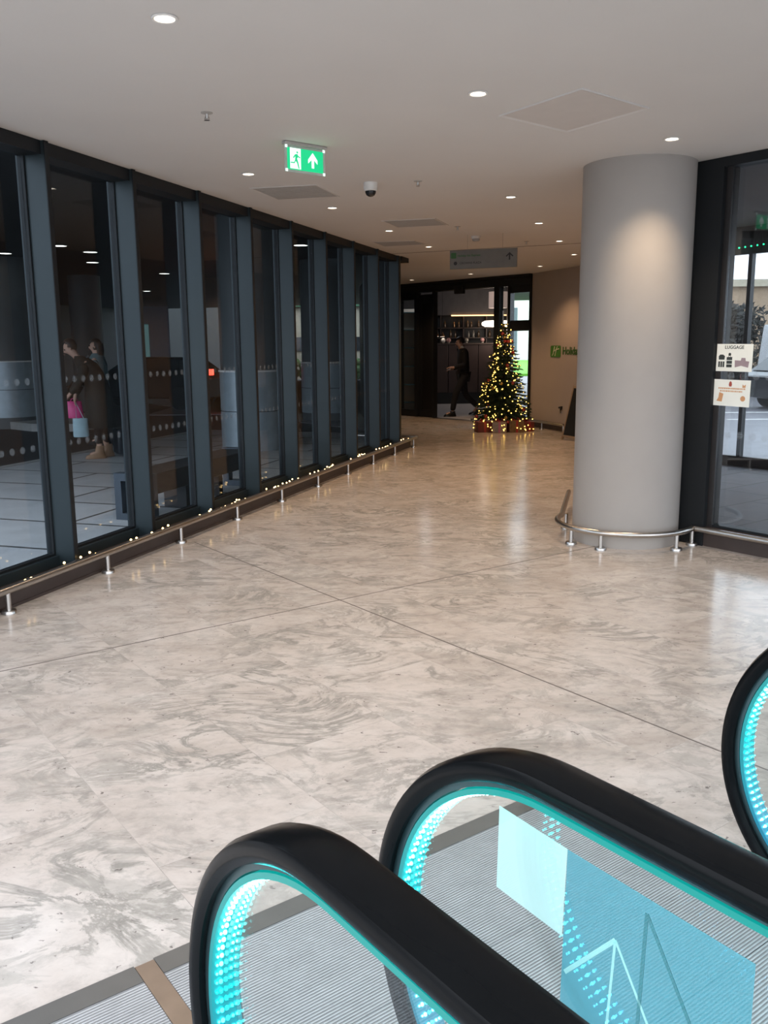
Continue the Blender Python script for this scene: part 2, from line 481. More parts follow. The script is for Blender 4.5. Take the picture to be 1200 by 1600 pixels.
# ------------------------------------------------------------------ mesh builder
class MB:
    def __init__(self):
        self.v, self.f, self.mi = [], [], []

    def add(self, vs_, fs, T=I4, mi=0):
        b = len(self.v)
        self.v += [T @ Vector(p) for p in vs_]
        self.f += [tuple(b + i for i in f) for f in fs]
        self.mi += [mi] * len(fs)
        return self

    def box(self, x0, x1, y0, y1, z0, z1, T=I4, mi=0):
        vs_ = [(x, y, z) for z in (z0, z1) for (x, y) in ((x0, y0), (x1, y0), (x1, y1), (x0, y1))]
        fs = [(3, 2, 1, 0), (4, 5, 6, 7), (0, 1, 5, 4), (1, 2, 6, 5), (2, 3, 7, 6), (3, 0, 4, 7)]
        return self.add(vs_, fs, T, mi)

    def prism(self, poly, z0, z1, T=I4, mi=0):
        n = len(poly)
        vs_ = [(x, y, z0) for x, y in poly] + [(x, y, z1) for x, y in poly]
        fs = [tuple(range(n - 1, -1, -1)), tuple(range(n, 2 * n))]
        fs += [(i, (i + 1) % n, n + (i + 1) % n, n + i) for i in range(n)]
        return self.add(vs_, fs, T, mi)

    def lathe(self, prof, n=24, T=I4, mi=0, cap=True):
        vs_, fs = [], []
        for r, z in prof:
            for k in range(n):
                t = 2 * PI * k / n
                vs_.append((r * math.cos(t), r * math.sin(t), z))
        for j in range(len(prof) - 1):
            for k in range(n):
                a, b = j * n + k, j * n + (k + 1) % n
                fs.append((a, b, b + n, a + n))
        if cap:
            fs.append(tuple(range(n - 1, -1, -1)))
            fs.append(tuple(range((len(prof) - 1) * n, len(prof) * n)))
        return self.add(vs_, fs, T, mi)

    def tube(self, pts, r, n=10, T=I4, mi=0, closed=False):
        pts = [Vector(p) for p in pts]
        m = len(pts)
        rs = r if isinstance(r, (list, tuple)) else [r] * m
        vs_, fs = [], []
        ref = None
        for i, p in enumerate(pts):
            if closed:
                d = (pts[(i + 1) % m] - pts[i - 1]).normalized()
            else:
                d = (pts[min(i + 1, m - 1)] - pts[max(i - 1, 0)]).normalized()
            if ref is None:
                ref = Vector((0, 0, 1)) if abs(d.z) < 0.9 else Vector((1, 0, 0))
            u = (ref - d * ref.dot(d)).normalized()
            w = d.cross(u)
            ref = u
            for k in range(n):
                t = 2 * PI * k / n
                vs_.append(p + (u * math.cos(t) + w * math.sin(t)) * rs[i])
        rng = m if closed else m - 1
        for i in range(rng):
            for k in range(n):
                a, b = i * n + k, i * n + (k + 1) % n
                c, d_ = ((i + 1) % m) * n + (k + 1) % n, ((i + 1) % m) * n + k
                fs.append((a, b, c, d_))
        if not closed:
            fs.append(tuple(range(n - 1, -1, -1)))
            fs.append(tuple(range((m - 1) * n, m * n)))
        return self.add(vs_, fs, T, mi)

    def sweep(self, path, normals, section, T=I4, mi=0, side=Vector((1, 0, 0))):
        """section points (w along side, t along normal)"""
        n = len(section)
        vs_, fs = [], []
        for p, nn in zip(path, normals):
            for w, t in section:
                vs_.append(Vector(p) + side * w + Vector(nn) * t)
        for i in range(len(path) - 1):
            for k in range(n):
                a, b = i * n + k, i * n + (k + 1) % n
                fs.append((a, b, b + n, a + n))
        fs.append(tuple(range(n - 1, -1, -1)))
        fs.append(tuple(range((len(path) - 1) * n, len(path) * n)))
        return self.add(vs_, fs, T, mi)

    def loft(self, rings, T=I4, mi=0, n=20, cap=True):
        """rings: (cx, cy, cz, rx, ry)"""
        vs_, fs = [], []
        for cx, cy, cz, rx, ry in rings:
            for k in range(n):
                t = 2 * PI * k / n
                vs_.append((cx + rx * math.cos(t), cy + ry * math.sin(t), cz))
        for j in range(len(rings) - 1):
            for k in range(n):
                a, b = j * n + k, j * n + (k + 1) % n
                fs.append((a, b, b + n, a + n))
        if cap:
            fs.append(tuple(range(n - 1, -1, -1)))
            fs.append(tuple(range((len(rings) - 1) * n, len(rings) * n)))
        return self.add(vs_, fs, T, mi)

    def ball(self, c, r, T=I4, mi=0, nu=12, nv=8):
        rx, ry, rz = r if isinstance(r, (tuple, list)) else (r, r, r)
        c = Vector(c)
        vs_ = [c + Vector((0, 0, -rz))]
        for j in range(1, nv):
            ph = -PI / 2 + PI * j / nv
            for k in range(nu):
                t = 2 * PI * k / nu
                vs_.append(c + Vector((rx * math.cos(ph) * math.cos(t), ry * math.cos(ph) * math.sin(t), rz * math.sin(ph))))
        vs_.append(c + Vector((0, 0, rz)))
        fs = []
        for k in range(nu):
            fs.append((0, 1 + (k + 1) % nu, 1 + k))
            top = 1 + (nv - 2) * nu
            fs.append((top + k, top + (k + 1) % nu, len(vs_) - 1))
        for j in range(nv - 2):
            for k in range(nu):
                a, b = 1 + j * nu + k, 1 + j * nu + (k + 1) % nu
                fs.append((a, b, b + nu, a + nu))
        return self.add(vs_, fs, T, mi)

    def mesh(self, name, mats, smooth=True, fix=True):
        me = bpy.data.meshes.new(name)
        me.from_pydata([tuple(p) for p in self.v], [], self.f)
        for m_ in (mats if isinstance(mats, (list, tuple)) else [mats]):
            me.materials.append(m_)
        me.polygons.foreach_set('material_index', self.mi)
        if fix:
            bm = bmesh.new()
            bm.from_mesh(me)
            bmesh.ops.recalc_face_normals(bm, faces=bm.faces)
            bm.to_mesh(me)
            bm.free()
        if smooth:
            me.polygons.foreach_set('use_smooth', [True] * len(me.polygons))
            me.set_sharp_from_angle(angle=math.radians(38))
        me.update()
        return me

    def build(self, name, mats, parent=None, Mx=None, smooth=True, bevel=0.0, fix=True):
        o = bpy.data.objects.new(name, self.mesh(name, mats, smooth, fix))
        COL.objects.link(o)
        if parent:
            o.parent = parent
        if Mx is not None:
            o.matrix_local = Mx
        if bevel:
            bv = o.modifiers.new('bevel', 'BEVEL')
            bv.width = bevel
            bv.segments = 2
            bv.limit_method = 'ANGLE'
        return o


def tag(o, label, cat, group=None):
    o['label'] = label
    o['category'] = cat
    if group:
        o['group'] = group
    return o


def thing(name, label, cat, Mx=I4, group=None):
    o = bpy.data.objects.new(name, None)
    COL.objects.link(o)
    o.matrix_world = Mx
    o.empty_display_size = 0.1
    return tag(o, label, cat, group)


def struct(o):
    o['kind'] = 'structure'
    return o


def structroot(name, Mx=I4):
    o = bpy.data.objects.new(name, None)
    COL.objects.link(o)
    o.matrix_world = Mx
    return struct(o)


def dup(o, parent=None):
    c = o.copy()
    COL.objects.link(c)
    if parent:
        c.parent = parent
    for ch in list(o.children):
        dup(ch, c)
    return c


def text_mb(s, size, depth=0.001, bold=False, align='LEFT'):
    cu = bpy.data.curves.new('lettering', 'FONT')
    cu.body = s
    cu.size = size
    cu.extrude = depth
    cu.align_x = align
    cu.resolution_u = 3
    if bold:
        cu.offset = size * 0.018
    o = bpy.data.objects.new('lettering', cu)
    COL.objects.link(o)
    dg = bpy.context.evaluated_depsgraph_get()
    me = bpy.data.meshes.new_from_object(o.evaluated_get(dg))
    mb = MB()
    mb.add([v.co.copy() for v in me.vertices], [tuple(p.vertices) for p in me.polygons])
    bpy.data.objects.remove(o)
    bpy.data.curves.remove(cu)
    bpy.data.meshes.remove(me)
    return mb


def moved(mb, T):
    mb.v = [T @ v for v in mb.v]
    return mb


STAND = Matrix(((1, 0, 0, 0), (0, 0, -1, 0), (0, 1, 0, 0), (0, 0, 0, 1)))   # xy drawing -> xz, facing -y

# ------------------------------------------------------------------ room shell
aV, nV = Vector((math.sin(AA), math.cos(AA))), Vector((-math.cos(AA), math.sin(AA)))
pV, qV = Vector((math.cos(AQ), -math.sin(AQ))), Vector((math.sin(AQ), math.cos(AQ)))


def fa(a, n):
    v = aV * a + nV * n
    return (v.x, v.y)


def fq(p, q):
    v = pV * p + qV * q
    return (v.x, v.y)


W2 = (FW @ Vector((2.6, 0, 0)))
W3 = Vector((*fq(6.1, 4.22), 0))
DL = (FD @ Vector((-1.2, 0, 0)))
floor_poly = [fa(-7, 4.06), fq(6.1, -7), fq(6.1, 4.22), (W2.x, W2.y), (W1.x, W1.y), (DL.x, DL.y), fa(13.2, 4.06)]
struct(MB().prism(floor_poly, -0.12, 0.0).build('floor', M['floor'], smooth=False))
ceil_poly = [fa(-0.6, 4.10), fq(6.15, -2.6), fq(6.15, 4.22), (W2.x + 0.1, W2.y), (W1.x + 0.1, W1.y + 0.1), (DL.x, DL.y + 0.1), fa(13.6, 4.10)]
struct(MB().prism(ceil_poly, HC, HC + 0.45).build('ceiling', M['ceiling'], smooth=False))
# expansion joints in the floor and the shadow gap in the ceiling
struct(MB().box(-3.4, 5.55, 4.436, 4.443, -0.002, 0.0012, FQ).build('trim_1', M['joint'], smooth=False))
struct(MB().box(2.938, 2.945, 0.4, 6.55, -0.002, 0.0012, FQ).build('trim_2', M['joint'], smooth=False))
gA, gB = Vector((0.25, 13.35)), Vector((3.2, 11.95))
gd = (gB - gA)
gT = TR(gA.x, gA.y, 0, math.atan2(gd.y, gd.x))
struct(MB().box(-0.2, gd.length, -0.012, 0.012, HC - 0.003, HC + 0.002, gT).build('trim_3', M['joint'], smooth=False))

# right wall by the hotel lettering and the hidden wall back to the column
struct(MB().box(0, 2.6, 0, 0.2, 0, HC, ).build('wall_right', M['wall'], Mx=FW, smooth=False))
v2 = (W3 - W2)
struct(MB().box(0, v2.length, 0, 0.2, 0, HC).build('wall_side', M['wall'], Mx=TR(W2.x, W2.y, 0, math.atan2(v2.y, v2.x)), smooth=False))
# return wall closing the left facade's far end
v3 = Vector((DL.x, DL.y)) - Vector(fa(13.2, 4.06))
b0 = fa(13.2, 4.06)
struct(MB().box(0, v3.length, 0, 0.15, 0, HC).build('wall_end', M['dark_frame'], Mx=TR(b0[0], b0[1], 0, math.atan2(v3.y, v3.x)), smooth=False))

# ------------------------------------------------------------------ left facade
A0, SP = 5.085, 0.998
NF, NG = 3.87, 4.05
fin_me = None
for i in range(-3, 9):
    a0 = A0 + SP * i
    if fin_me is None:
        mb = MB()
        mb.box(0, 0.035, NF + 0.006, NG + 0.05, 0, HC - 0.003)
        mb.box(-0.001, 0.04, NF, NF + 0.008, 0, HC - 0.003, mi=1)
        mb.box(-0.012, 0.047, NG - 0.02, NG + 0.03, 0, HC - 0.003, mi=1)
        fin_me = mb.mesh('trim_4', [M['fin'], M['fin_edge']], smooth=False)
    o = bpy.data.objects.new('trim_%d' % (i + 7), fin_me)
    COL.objects.link(o)
    o.matrix_world = FA @ TR(a0, 0)
    struct(o)
# header and its projecting end, sill frame
struct(MB().box(1.5, 13.2, 3.9, 4.08, 2.783, HC - 0.001, mi=0).box(13.2, 13.58, 3.86, 4.08, 2.80, HC - 0.001)
       .build('trim_20', M['fin_edge'], Mx=FA, smooth=False))
struct(MB().box(1.5, 13.15, 4.0, 4.08, 0.0, 0.125).build('trim_21', M['fin'], Mx=FA, smooth=False))
# corner post
struct(MB().box(13.1, 13.2, 3.88, 4.08, 0, HC - 0.002).build('trim_22', M['fin'], Mx=FA, smooth=False))

rnd = random.Random(3)
for i in range(-3, 8):
    a0 = A0 + SP * i + 0.047
    a1 = A0 + SP * (i + 1) - 0.012
    w = structroot('window_%d' % (i + 4), FA @ TR(a0, NG, 0))
    MB().box(0, a1 - a0, 0, 0.006, 0.125, 2.84).build('glass', M['glass_tint'], w, smooth=False)
    fr = MB()
    fr.box(0, a1 - a0, -0.02, 0.03, 0.115, 0.14).box(0, a1 - a0, -0.02, 0.03, 2.80, 2.86)
    fr.build('frame', M['fin_edge'], w, smooth=False)
    d = MB()
    k0 = math.ceil((a0 - 0.06 + 0.005) / 0.1)
    x = k0 * 0.1 + 0.06 - a0
    while x < a1 - a0 - 0.03:
        for z in (0.89, 1.338):
            T = Matrix.Translation((x, -0.003, z)) @ Matrix.Rotation(PI / 2, 4, 'X')
            d.lathe([(0.024, -0.0004), (0.024, 0.0004)], 16, T)
        x += 0.1
    d.build('manifestation_dots', M['dot'], w, smooth=False)

# skirting boards
struct(MB().box(1.5, 13.25, 3.745, 3.80, 0.0, 0.125).box(1.5, 13.25, 3.80, 4.0, 0.0, 0.055)
       .box(1.5, 13.25, 3.735, 3.75, 0.0, 0.018).build('baseboard_left', M['brown'], Mx=FA, smooth=False))
struct(MB().box(6.0, 6.04, -3.0, 4.06, 0.0, 0.15).build('baseboard_right', M['brown'], Mx=FQ, smooth=False))
struct(MB().box(-0.1, 1.62, -0.07, 0.0, 0.0, 0.13).build('baseboard_far', M['brown'], Mx=FW, smooth=False))


# ------------------------------------------------------------------ kick rails
def rail_post(parent, x, y, h=0.128, name='post'):
    po = MB().lathe([(0.0165, 0.0), (0.0165, h)], 14).build(name, M['steel'], parent, TR(x, y, 0))
    MB().lathe([(0.045, 0), (0.045, 0.014), (0.040, 0.022), (0.022, 0.022)], 22).build('base_flange', M['steel'], po)
    return po


kr = thing('kick_rail', 'long low stainless steel rail on short posts along the dark left window wall', 'rail', FA)
endc = [(13.25 + 0.0, 3.6775, 0.142), (13.36, 3.6775, 0.142), (13.40, 3.70, 0.142), (13.40, 3.78, 0.142), (13.40, 4.9, 0.142)]
MB().tube([(1.2, 3.6775, 0.142)] + endc, 0.0225, 14).build('rail_tube', M['steel'], kr)
for k in range(-2, 10):
    rail_post(kr, 4.1818 + k, 3.6775)

CC = Vector((1.9437, 7.0175, 0))
cr = thing('kick_rail', 'curved low stainless steel rail ringing the round grey column, with straight run to right window', 'rail', I4)
RR = 0.535
ang0, ang1 = math.radians(148), math.radians(326)
pts = []
bk = Vector((1.80, 8.5, 0.142))
pts.append(bk)
for k in range(25):
    t = ang0 + (ang1 - ang0) * k / 24
    pts.append(Vector((CC.x + RR * math.cos(t), CC.y + RR * math.sin(t), 0.142)))
rs = [Vector((*fq(5.93, q), 0.142)) for q in (3.95, 3.0, 1.0, -2.5)]
MB().tube(pts + rs, 0.0225, 14).build('rail_tube', M['steel'], cr)
for x, y in ((1.560, 7.44), (1.475, 6.83), (1.657, 6.62), (2.225, 6.58), (2.402, 6.755)):
    rail_post(cr, x, y)
for q in (2.95, 1.95, 0.95):
    rail_post(cr, *fq(5.93, q))

fr_ = thing('kick_rail', 'low steel rail below the wall lettering, ending in a leg beside the chalkboard', 'rail', FW)
MB().tube([(-0.12, -0.16, 0.13), (1.50, -0.16, 0.13), (1.56, -0.16, 0.11), (1.57, -0.16, 0.0)], 0.022, 12).build('rail_tube', M['steel'], fr_)
rail_post(fr_, 0.0, -0.16, 0.11)
rail_post(fr_, 0.78, -0.16, 0.11)

# ------------------------------------------------------------------ round column
col_t = MB().lathe([(0.408, 0), (0.408, 0.004), (0.414, 0.03), (0.414, HC)], 96).build('round_column', M['column'], Mx=TR(CC.x, CC.y, 0))
tag(col_t, 'thick round grey painted column rising from the stone floor to the ceiling', 'column')

# ------------------------------------------------------------------ right facade (vestibule glazing)
struct(MB().box(5.99, 6.14, 3.93, 4.235, 0, HC - 0.002).build('trim_30', M['fin_edge'], Mx=FQ, smooth=False))
struct(MB().box(6.03, 6.12, 3.885, 3.93, 0, HC - 0.002).build('trim_31', M['vest_frame'], Mx=FQ, smooth=False))
struct(MB().box(5.99, 6.14, -4.0, 3.93, 2.80, HC - 0.002).build('trim_32', M['fin_edge'], Mx=FQ, smooth=False))
struct(MB().box(6.04, 6.12, -4.0, 3.9, 0.0, 0.17).build('trim_33', M['fin_edge'], Mx=FQ, smooth=False))
for k, (q0, q1) in enumerate(((2.0, 3.885), (0.0, 1.95), (-2.0, -0.05))):
    w = structroot('window_%d' % (20 + k), FQ)
    MB().box(6.05, 6.058, q0, q1, 0.17, 2.82).build('glass', M['glass_right'], w, smooth=False)
    d = MB()
    q = q0 + 0.03 if k else 3.9 - 0.095
    qs = [3.807 - 0.1 * j for j in range(18)] if k == 0 else [q0 + 0.1 * j for j in range(1, 18)]
    for qq in qs:
        T = Matrix.Translation((6.047, qq, 0.87)) @ Matrix.Rotation(PI / 2, 4, 'Y')
        d.lathe([(0.028, -0.0004), (0.028, 0.0004)], 16, T)
        T = Matrix.Translation((6.047, qq, 1.31)) @ Matrix.Rotation(PI / 2, 4, 'Y')
        d.lathe([(0.028, -0.0004), (0.028, 0.0004)], 16, T)
    d.build('manifestation_dots', M['dot'], w, smooth=False)
    if k:
        MB().box(6.03, 6.12, q1, q1 + 0.05, 0, HC - 0.002).build('mullion', M['fin_edge'], w, smooth=False)


# notices taped on the inside of the right glass: drawn in local x (right, as read) and y up
def notice(name, label, q, z, w, h, draw, tilt=0.0):
    Mx = FQ @ Matrix.Translation((6.026, q, z)) @ Matrix.Rotation(-PI / 2, 4, 'Z') @ Matrix.Rotation(PI / 2, 4, 'X') @ Matrix.Rotation(tilt, 4, 'Z')
    t = thing(name, label, 'notice', Mx)
    MB().box(0, w, 0, h, 0, 0.0008).build('sheet', M['paper'], t, smooth=False)
    draw(t)
    return t


def case_icon(mb, x, y, w, h):
    mb.box(x, x + w, y, y + h * 0.28, 0.0009, 0.0014)
    mb.box(x, x + w, y + h * 0.34, y + h * 0.64, 0.0009, 0.0014)
    mb.box(x, x + w, y + h * 0.70, y + h, 0.0009, 0.0014)
    mb.box(x + w * 0.3, x + w * 0.36, y + h, y + h * 1.15, 0.0009, 0.0014)
    mb.box(x + w * 0.64, x + w * 0.7, y + h, y + h * 1.15, 0.0009, 0.0014)
    mb.box(x + w * 0.3, x + w * 0.7, y + h * 1.12, y + h * 1.17, 0.0009, 0.0014)


def draw1(t):
    tx = text_mb('LUGGAGE', 0.034, 0.0005, True, 'CENTER')
    moved(tx, Matrix.Translation((0.142, 0.165, 0.0012))).build('heading', M['ink'], t, smooth=False)
    mb = MB()
    case_icon(mb, 0.085, 0.03, 0.045, 0.075)
    mb.lathe([(0.011, 0.0009), (0.011, 0.0014)], 14, Matrix.Translation((0.108, 0.125, 0)))
    for x in (0.018, 0.036, 0.054):
        mb.box(x, x + 0.014, 0.03, 0.072, 0.0009, 0.0014)
    mb.prism([(0.02, 0.085), (0.066, 0.085), (0.07, 0.11), (0.055, 0.122), (0.03, 0.122), (0.018, 0.11)], 0.0009, 0.0014)
    mb.build('suitcase_icons', M['ink'], t, smooth=False)
    MB().prism([(0.155, 0.03), (0.205, 0.043), (0.262, 0.03), (0.268, 0.075), (0.240, 0.078), (0.236, 0.10), (0.205, 0.10), (0.2, 0.08), (0.152, 0.082)],
               0.0009, 0.0014).build('bag_icon', M['ink_grey'], t, smooth=False)


def draw2(t):
    mb = MB()
    mb.prism([(0.128, 0.145), (0.146, 0.145), (0.15, 0.16), (0.146, 0.178), (0.137, 0.185), (0.128, 0.178), (0.124, 0.16)], 0.0009, 0.0014)
    mb.build('emblem', M['ink_red'], t, smooth=False)
    mb = MB()
    rr = random.Random(5)
    for y, x0, x1 in ((0.125, 0.04, 0.25), (0.105, 0.055, 0.235)):
        x = x0
        while x < x1:
            wd = rr.uniform(0.006, 0.014)
            mb.box(x, x + wd, y, y + 0.011, 0.0009, 0.0013)
            x += wd + 0.004
    mb.build('text_rows', M['ink_orange'], t, smooth=False)
    for pic in (MB().prism([(0.03, 0.035), (0.075, 0.03), (0.085, 0.09), (0.05, 0.1), (0.045, 0.06)], 0.0009, 0.0013),
                MB().lathe([(0.02, 0.0009), (0.02, 0.0013)], 16, Matrix.Translation((0.245, 0.06, 0))),
                MB().prism([(0.235, 0.14), (0.26, 0.14), (0.262, 0.165), (0.248, 0.155), (0.236, 0.165)], 0.0009, 0.0013)):
        pic.build('small_picture', M['ink_orange'], t, smooth=False)


notice('luggage_notice', 'white notice headed LUGGAGE taped to the right window glass', 3.925, 1.345, 0.292, 0.2, draw1, -0.01)
notice('printed_notice', 'white notice with orange lines of print below the luggage notice', 3.935, 1.09, 0.30, 0.195, draw2, -0.015)

# ------------------------------------------------------------------ ceiling fittings
dl_t = MB().lathe([(0.040, -0.001), (0.052, -0.001), (0.055, -0.006), (0.050, -0.010), (0.042, -0.008), (0.040, -0.001)], 28, cap=False)
trim_me = dl_t.mesh('trim_ring', M['white'])
lamp_me = MB().lathe([(0.040, -0.0035), (0.0395, -0.0015)], 24).mesh('lamp', M['lamp'])


def downlight(x, y, label, power=1.0, visible=True, col=(1.0, 0.80, 0.60), group=None):
    t = thing('ceiling_downlight', label, 'downlight', TR(x, y, HC), group)
    for nm, me in (('trim_ring', trim_me), ('lamp', lamp_me)):
        o = bpy.data.objects.new(nm, me)
        COL.objects.link(o)
        o.parent = t
    ld = bpy.data.lights.new('downlight_beam', 'SPOT')
    ld.energy = SPOT_W * power
    ld.color = col
    ld.spot_size = math.radians(112)
    ld.spot_blend = 0.75
    ld.shadow_soft_size = 0.04
    lo = bpy.data.objects.new('downlight_beam', ld)
    COL.objects.link(lo)
    lo.parent = t
    lo.location = (0, 0, -0.02)
    return t


DL_ = [(-0.871, 3.895, 'round recessed downlight in the ceiling, the one nearest the top edge of the photo'),
       (0.518, 5.028, 'round recessed downlight beside the near square ceiling hatch'),
       (1.901, 6.129, 'round recessed downlight right above the round grey column'),
       (-1.024, 7.20, 'round recessed downlight between the green exit sign and the left window wall'),
       (-0.474, 8.939, 'round recessed downlight below the white dome camera, second along the window wall'),
       (0.088, 10.717, 'round recessed downlight beside the small dark ceiling vent, third along the window wall'),
       (0.638, 12.452, 'round recessed downlight just before the ceiling groove, fourth along the window wall'),
       (1.17, 8.39, 'round recessed downlight first in the row left of the column, nearest of four'),
       (1.732, 10.167, 'round recessed downlight second in the row left of the column'),
       (2.299, 11.906, 'round recessed downlight third in the row left of the column'),
       (2.864, 13.669, 'round recessed downlight touching the left edge of the column, fourth of its row'),
       (2.706, 15.651, 'round recessed downlight over the wall with green hotel lettering'),
       (1.664, 17.199, 'round recessed downlight over the hotel door, below the hanging sign'),
       (0.61, 18.624, 'round recessed downlight by the tip of the window wall, farthest to the left')]
for k, (x, y, lb) in enumerate(DL_):
    warm = min(1.0, max(0.0, (y - 5) / 7))
    pw = (1.0 if y < 5.5 else 0.8 if y < 6.5 else 0.85) if y < 12 else 0.7
    downlight(x, y, lb, pw, col=(1.0, 0.78 - 0.16 * warm, 0.56 - 0.22 * warm))


def panel(name, label, cat, pts, mtl, th=0.006, holes=False):
    c = Vector((sum(p_[0] for p_ in pts) / 4, sum(p_[1] for p_ in pts) / 4))
    t = thing(name, label, cat, TR(c.x, c.y, HC))
    pl = [(p_[0] - c.x, p_[1] - c.y) for p_ in pts]
    inner = [(x * 0.94, y * 0.94) for x, y in pl]
    mb = MB()
    vs_ = [(*p_, -th) for p_ in pl] + [(*p_, -th * 0.3) for p_ in inner] + [(*p_, 0) for p_ in pl]
    fs = [(i, (i + 1) % 4, 4 + (i + 1) % 4, 4 + i) for i in range(4)] + [(8 + i, 8 + (i + 1) % 4, (i + 1) % 4, i) for i in range(4)]
    mb.add(vs_, fs).build('frame', M['ceiling'], t, smooth=False)
    MB().prism(inner, -th * 0.45, -th * 0.2).build('panel', mtl, t, smooth=False)
    if holes:
        s = MB()
        a_, b_, c_, d_ = [Vector(p_) for p_ in inner]
        for j in range(1, 12):
            f = j / 12
            p0, p1 = a_.lerp(d_, f), b_.lerp(c_, f)
            u = (p1 - p0)
            T = TR(p0.x, p0.y, 0, math.atan2(u.y, u.x))
            s.box(0.01, u.length - 0.01, -0.004, 0.004, -th * 0.8, -th * 0.45, T)
        s.build('slats', M['vent'], t, smooth=False)


M['hatch'] = mat('hatch_panel', (0.60, 0.56, 0.53), 0.9, var=0.02)
panel('ceiling_hatch', 'large square access hatch flush in the ceiling in front of the round column', 'hatch',
      [(0.691, 5.499), (1.054, 4.95), (1.526, 5.357), (1.167, 5.909)], M['hatch'], 0.008)
panel('ceiling_vent', 'dark square ceiling vent just below the green exit sign', 'vent',
      [(-1.109, 7.846), (-0.534, 7.70), (-0.37, 8.309), (-0.949, 8.455)], M['vent'], 0.006, True)
panel('ceiling_vent', 'dark square ceiling vent to the right of the dome camera', 'vent',
      [(0.0, 9.906), (0.567, 9.746), (0.748, 10.288), (0.173, 10.467)], M['vent'], 0.006, True)
panel('ceiling_vent', 'dark square ceiling vent close above the far end of the window wall', 'vent',
      [(-0.135, 11.866), (0.423, 11.765), (0.607, 12.18), (0.031, 12.404)], M['vent'], 0.006, True)

for (x, y, lb) in ((-0.991, 5.385, 'small ceiling sprinkler head left of the green exit sign'),
                   (0.300, 7.588, 'small ceiling sprinkler head right of the dome camera'),
                   (0.860, 10.43, 'small ceiling sprinkler head before the white smoke detector'),
                   (1.88, 11.95, 'small ceiling sprinkler head right of the hanging arrow sign')):
    t = thing('sprinkler', lb, 'sprinkler', TR(x, y, HC))
    MB().lathe([(0.034, 0), (0.034, -0.003), (0.012, -0.008)], 20).build('rosette', M['vent'], t)
    MB().lathe([(0.009, -0.005), (0.007, -0.03), (0.004, -0.034)], 12).build('body', M['steel'], t)
    d = MB()
    d.lathe([(0.016, -0.042), (0.016, -0.040)], 12)
    d.tube([(0.008, 0, -0.02), (0.013, 0, -0.032), (0.004, 0, -0.042)], 0.0018, 6)
    d.tube([(-0.008, 0, -0.02), (-0.013, 0, -0.032), (-0.004, 0, -0.042)], 0.0018, 6)
    d.build('deflector', M['steel'], t)

t = thing('dome_camera', 'white dome security camera with dark lens bubble under the ceiling', 'camera', TR(-0.087, 7.64, HC))
MB().lathe([(0.058, 0), (0.060, -0.03), (0.052, -0.062), (0.046, -0.066)], 28).build('housing', M['white'], t)
MB().lathe([(0.045, -0.064), (0.043, -0.080), (0.034, -0.098), (0.018, -0.108), (0.003, -0.111)], 24).build('lens_dome', M['black'], t)
t = thing('smoke_detector', 'small white smoke detector on the ceiling above the hanging sign', 'detector', TR(1.163, 11.35, HC))
MB().lathe([(0.06, 0), (0.06, -0.018), (0.05, -0.03)], 24).build('base', M['white'], t)
MB().lathe([(0.048, -0.028), (0.046, -0.05), (0.035, -0.062)], 24).build('sensor_chamber', M['vent'], t)

# ------------------------------------------------------------------ exit sign
ex0, ex1 = Vector((-0.628, 6.10, 0)), Vector((-0.378, 6.305, 0))
ev = ex1 - ex0
exT = TR(ex0.x, ex0.y, 2.70, math.atan2(ev.y, ev.x))
t = thing('exit_sign', 'illuminated green running man exit sign with up arrow hanging from the ceiling', 'sign', exT)
Wd = ev.length
MB().box(-0.005, Wd + 0.005, -0.022, 0.022, 0.148, 0.166).build('bracket', M['vent'], t, bevel=0.002)
MB().box(0, Wd, -0.003, 0.003, -0.02, 0.150).build('acrylic_panel', M['acrylic'], t, smooth=False)
g = MB()
g.box(0.018, Wd - 0.018, -0.0045, -0.0032, -0.004, 0.132)
g.build('green_face', M['exit_green'], t, smooth=False)
wmb = MB()
s = 0.128


def P2(poly, x0, z0, sc, mb, y0=-0.0058, y1=-0.0046):
    mb.prism([(x0 + px * sc, z0 + pz * sc) for px, pz in poly], -y1, -y0, STAND)


P2([(0, 0), (0.66, 0), (0.66, 1), (0, 1)], 0.040, 0.003, s, wmb)
P2([(0.42, 0), (0.58, 0), (0.58, 0.42), (0.80, 0.22), (0.80, 0.42), (0.5, 0.78), (0.2, 0.42), (0.2, 0.22), (0.42, 0.42)], 0.158, 0.02, 0.125, wmb)
for cx in (0.012, Wd - 0.012):
    for cz in (-0.010, 0.138):
        wmb.box(cx - 0.009, cx + 0.009, -0.0056, -0.0046, cz - 0.009, cz + 0.009)
wmb.build('white_pictogram', M['exit_white'], t, smooth=False)
rm = MB()
man = [[(0.38, 0.82), (0.44, 0.86), (0.50, 0.82), (0.48, 0.76), (0.42, 0.75)],
       [(0.30, 0.70), (0.44, 0.73), (0.50, 0.64), (0.63, 0.58), (0.62, 0.53), (0.47, 0.58), (0.42, 0.50), (0.50, 0.30), (0.56, 0.02), (0.50, 0.02), (0.42, 0.27), (0.34, 0.38),
        (0.26, 0.26), (0.02, 0.26), (0.02, 0.31), (0.24, 0.32), (0.30, 0.44), (0.32, 0.62), (0.22, 0.50), (0.17, 0.54)]]
for poly in man:
    P2(poly, 0.040, 0.003, s, rm, -0.0066, -0.0058)
rm.build('running_figure', M['exit_green'], t, smooth=False)

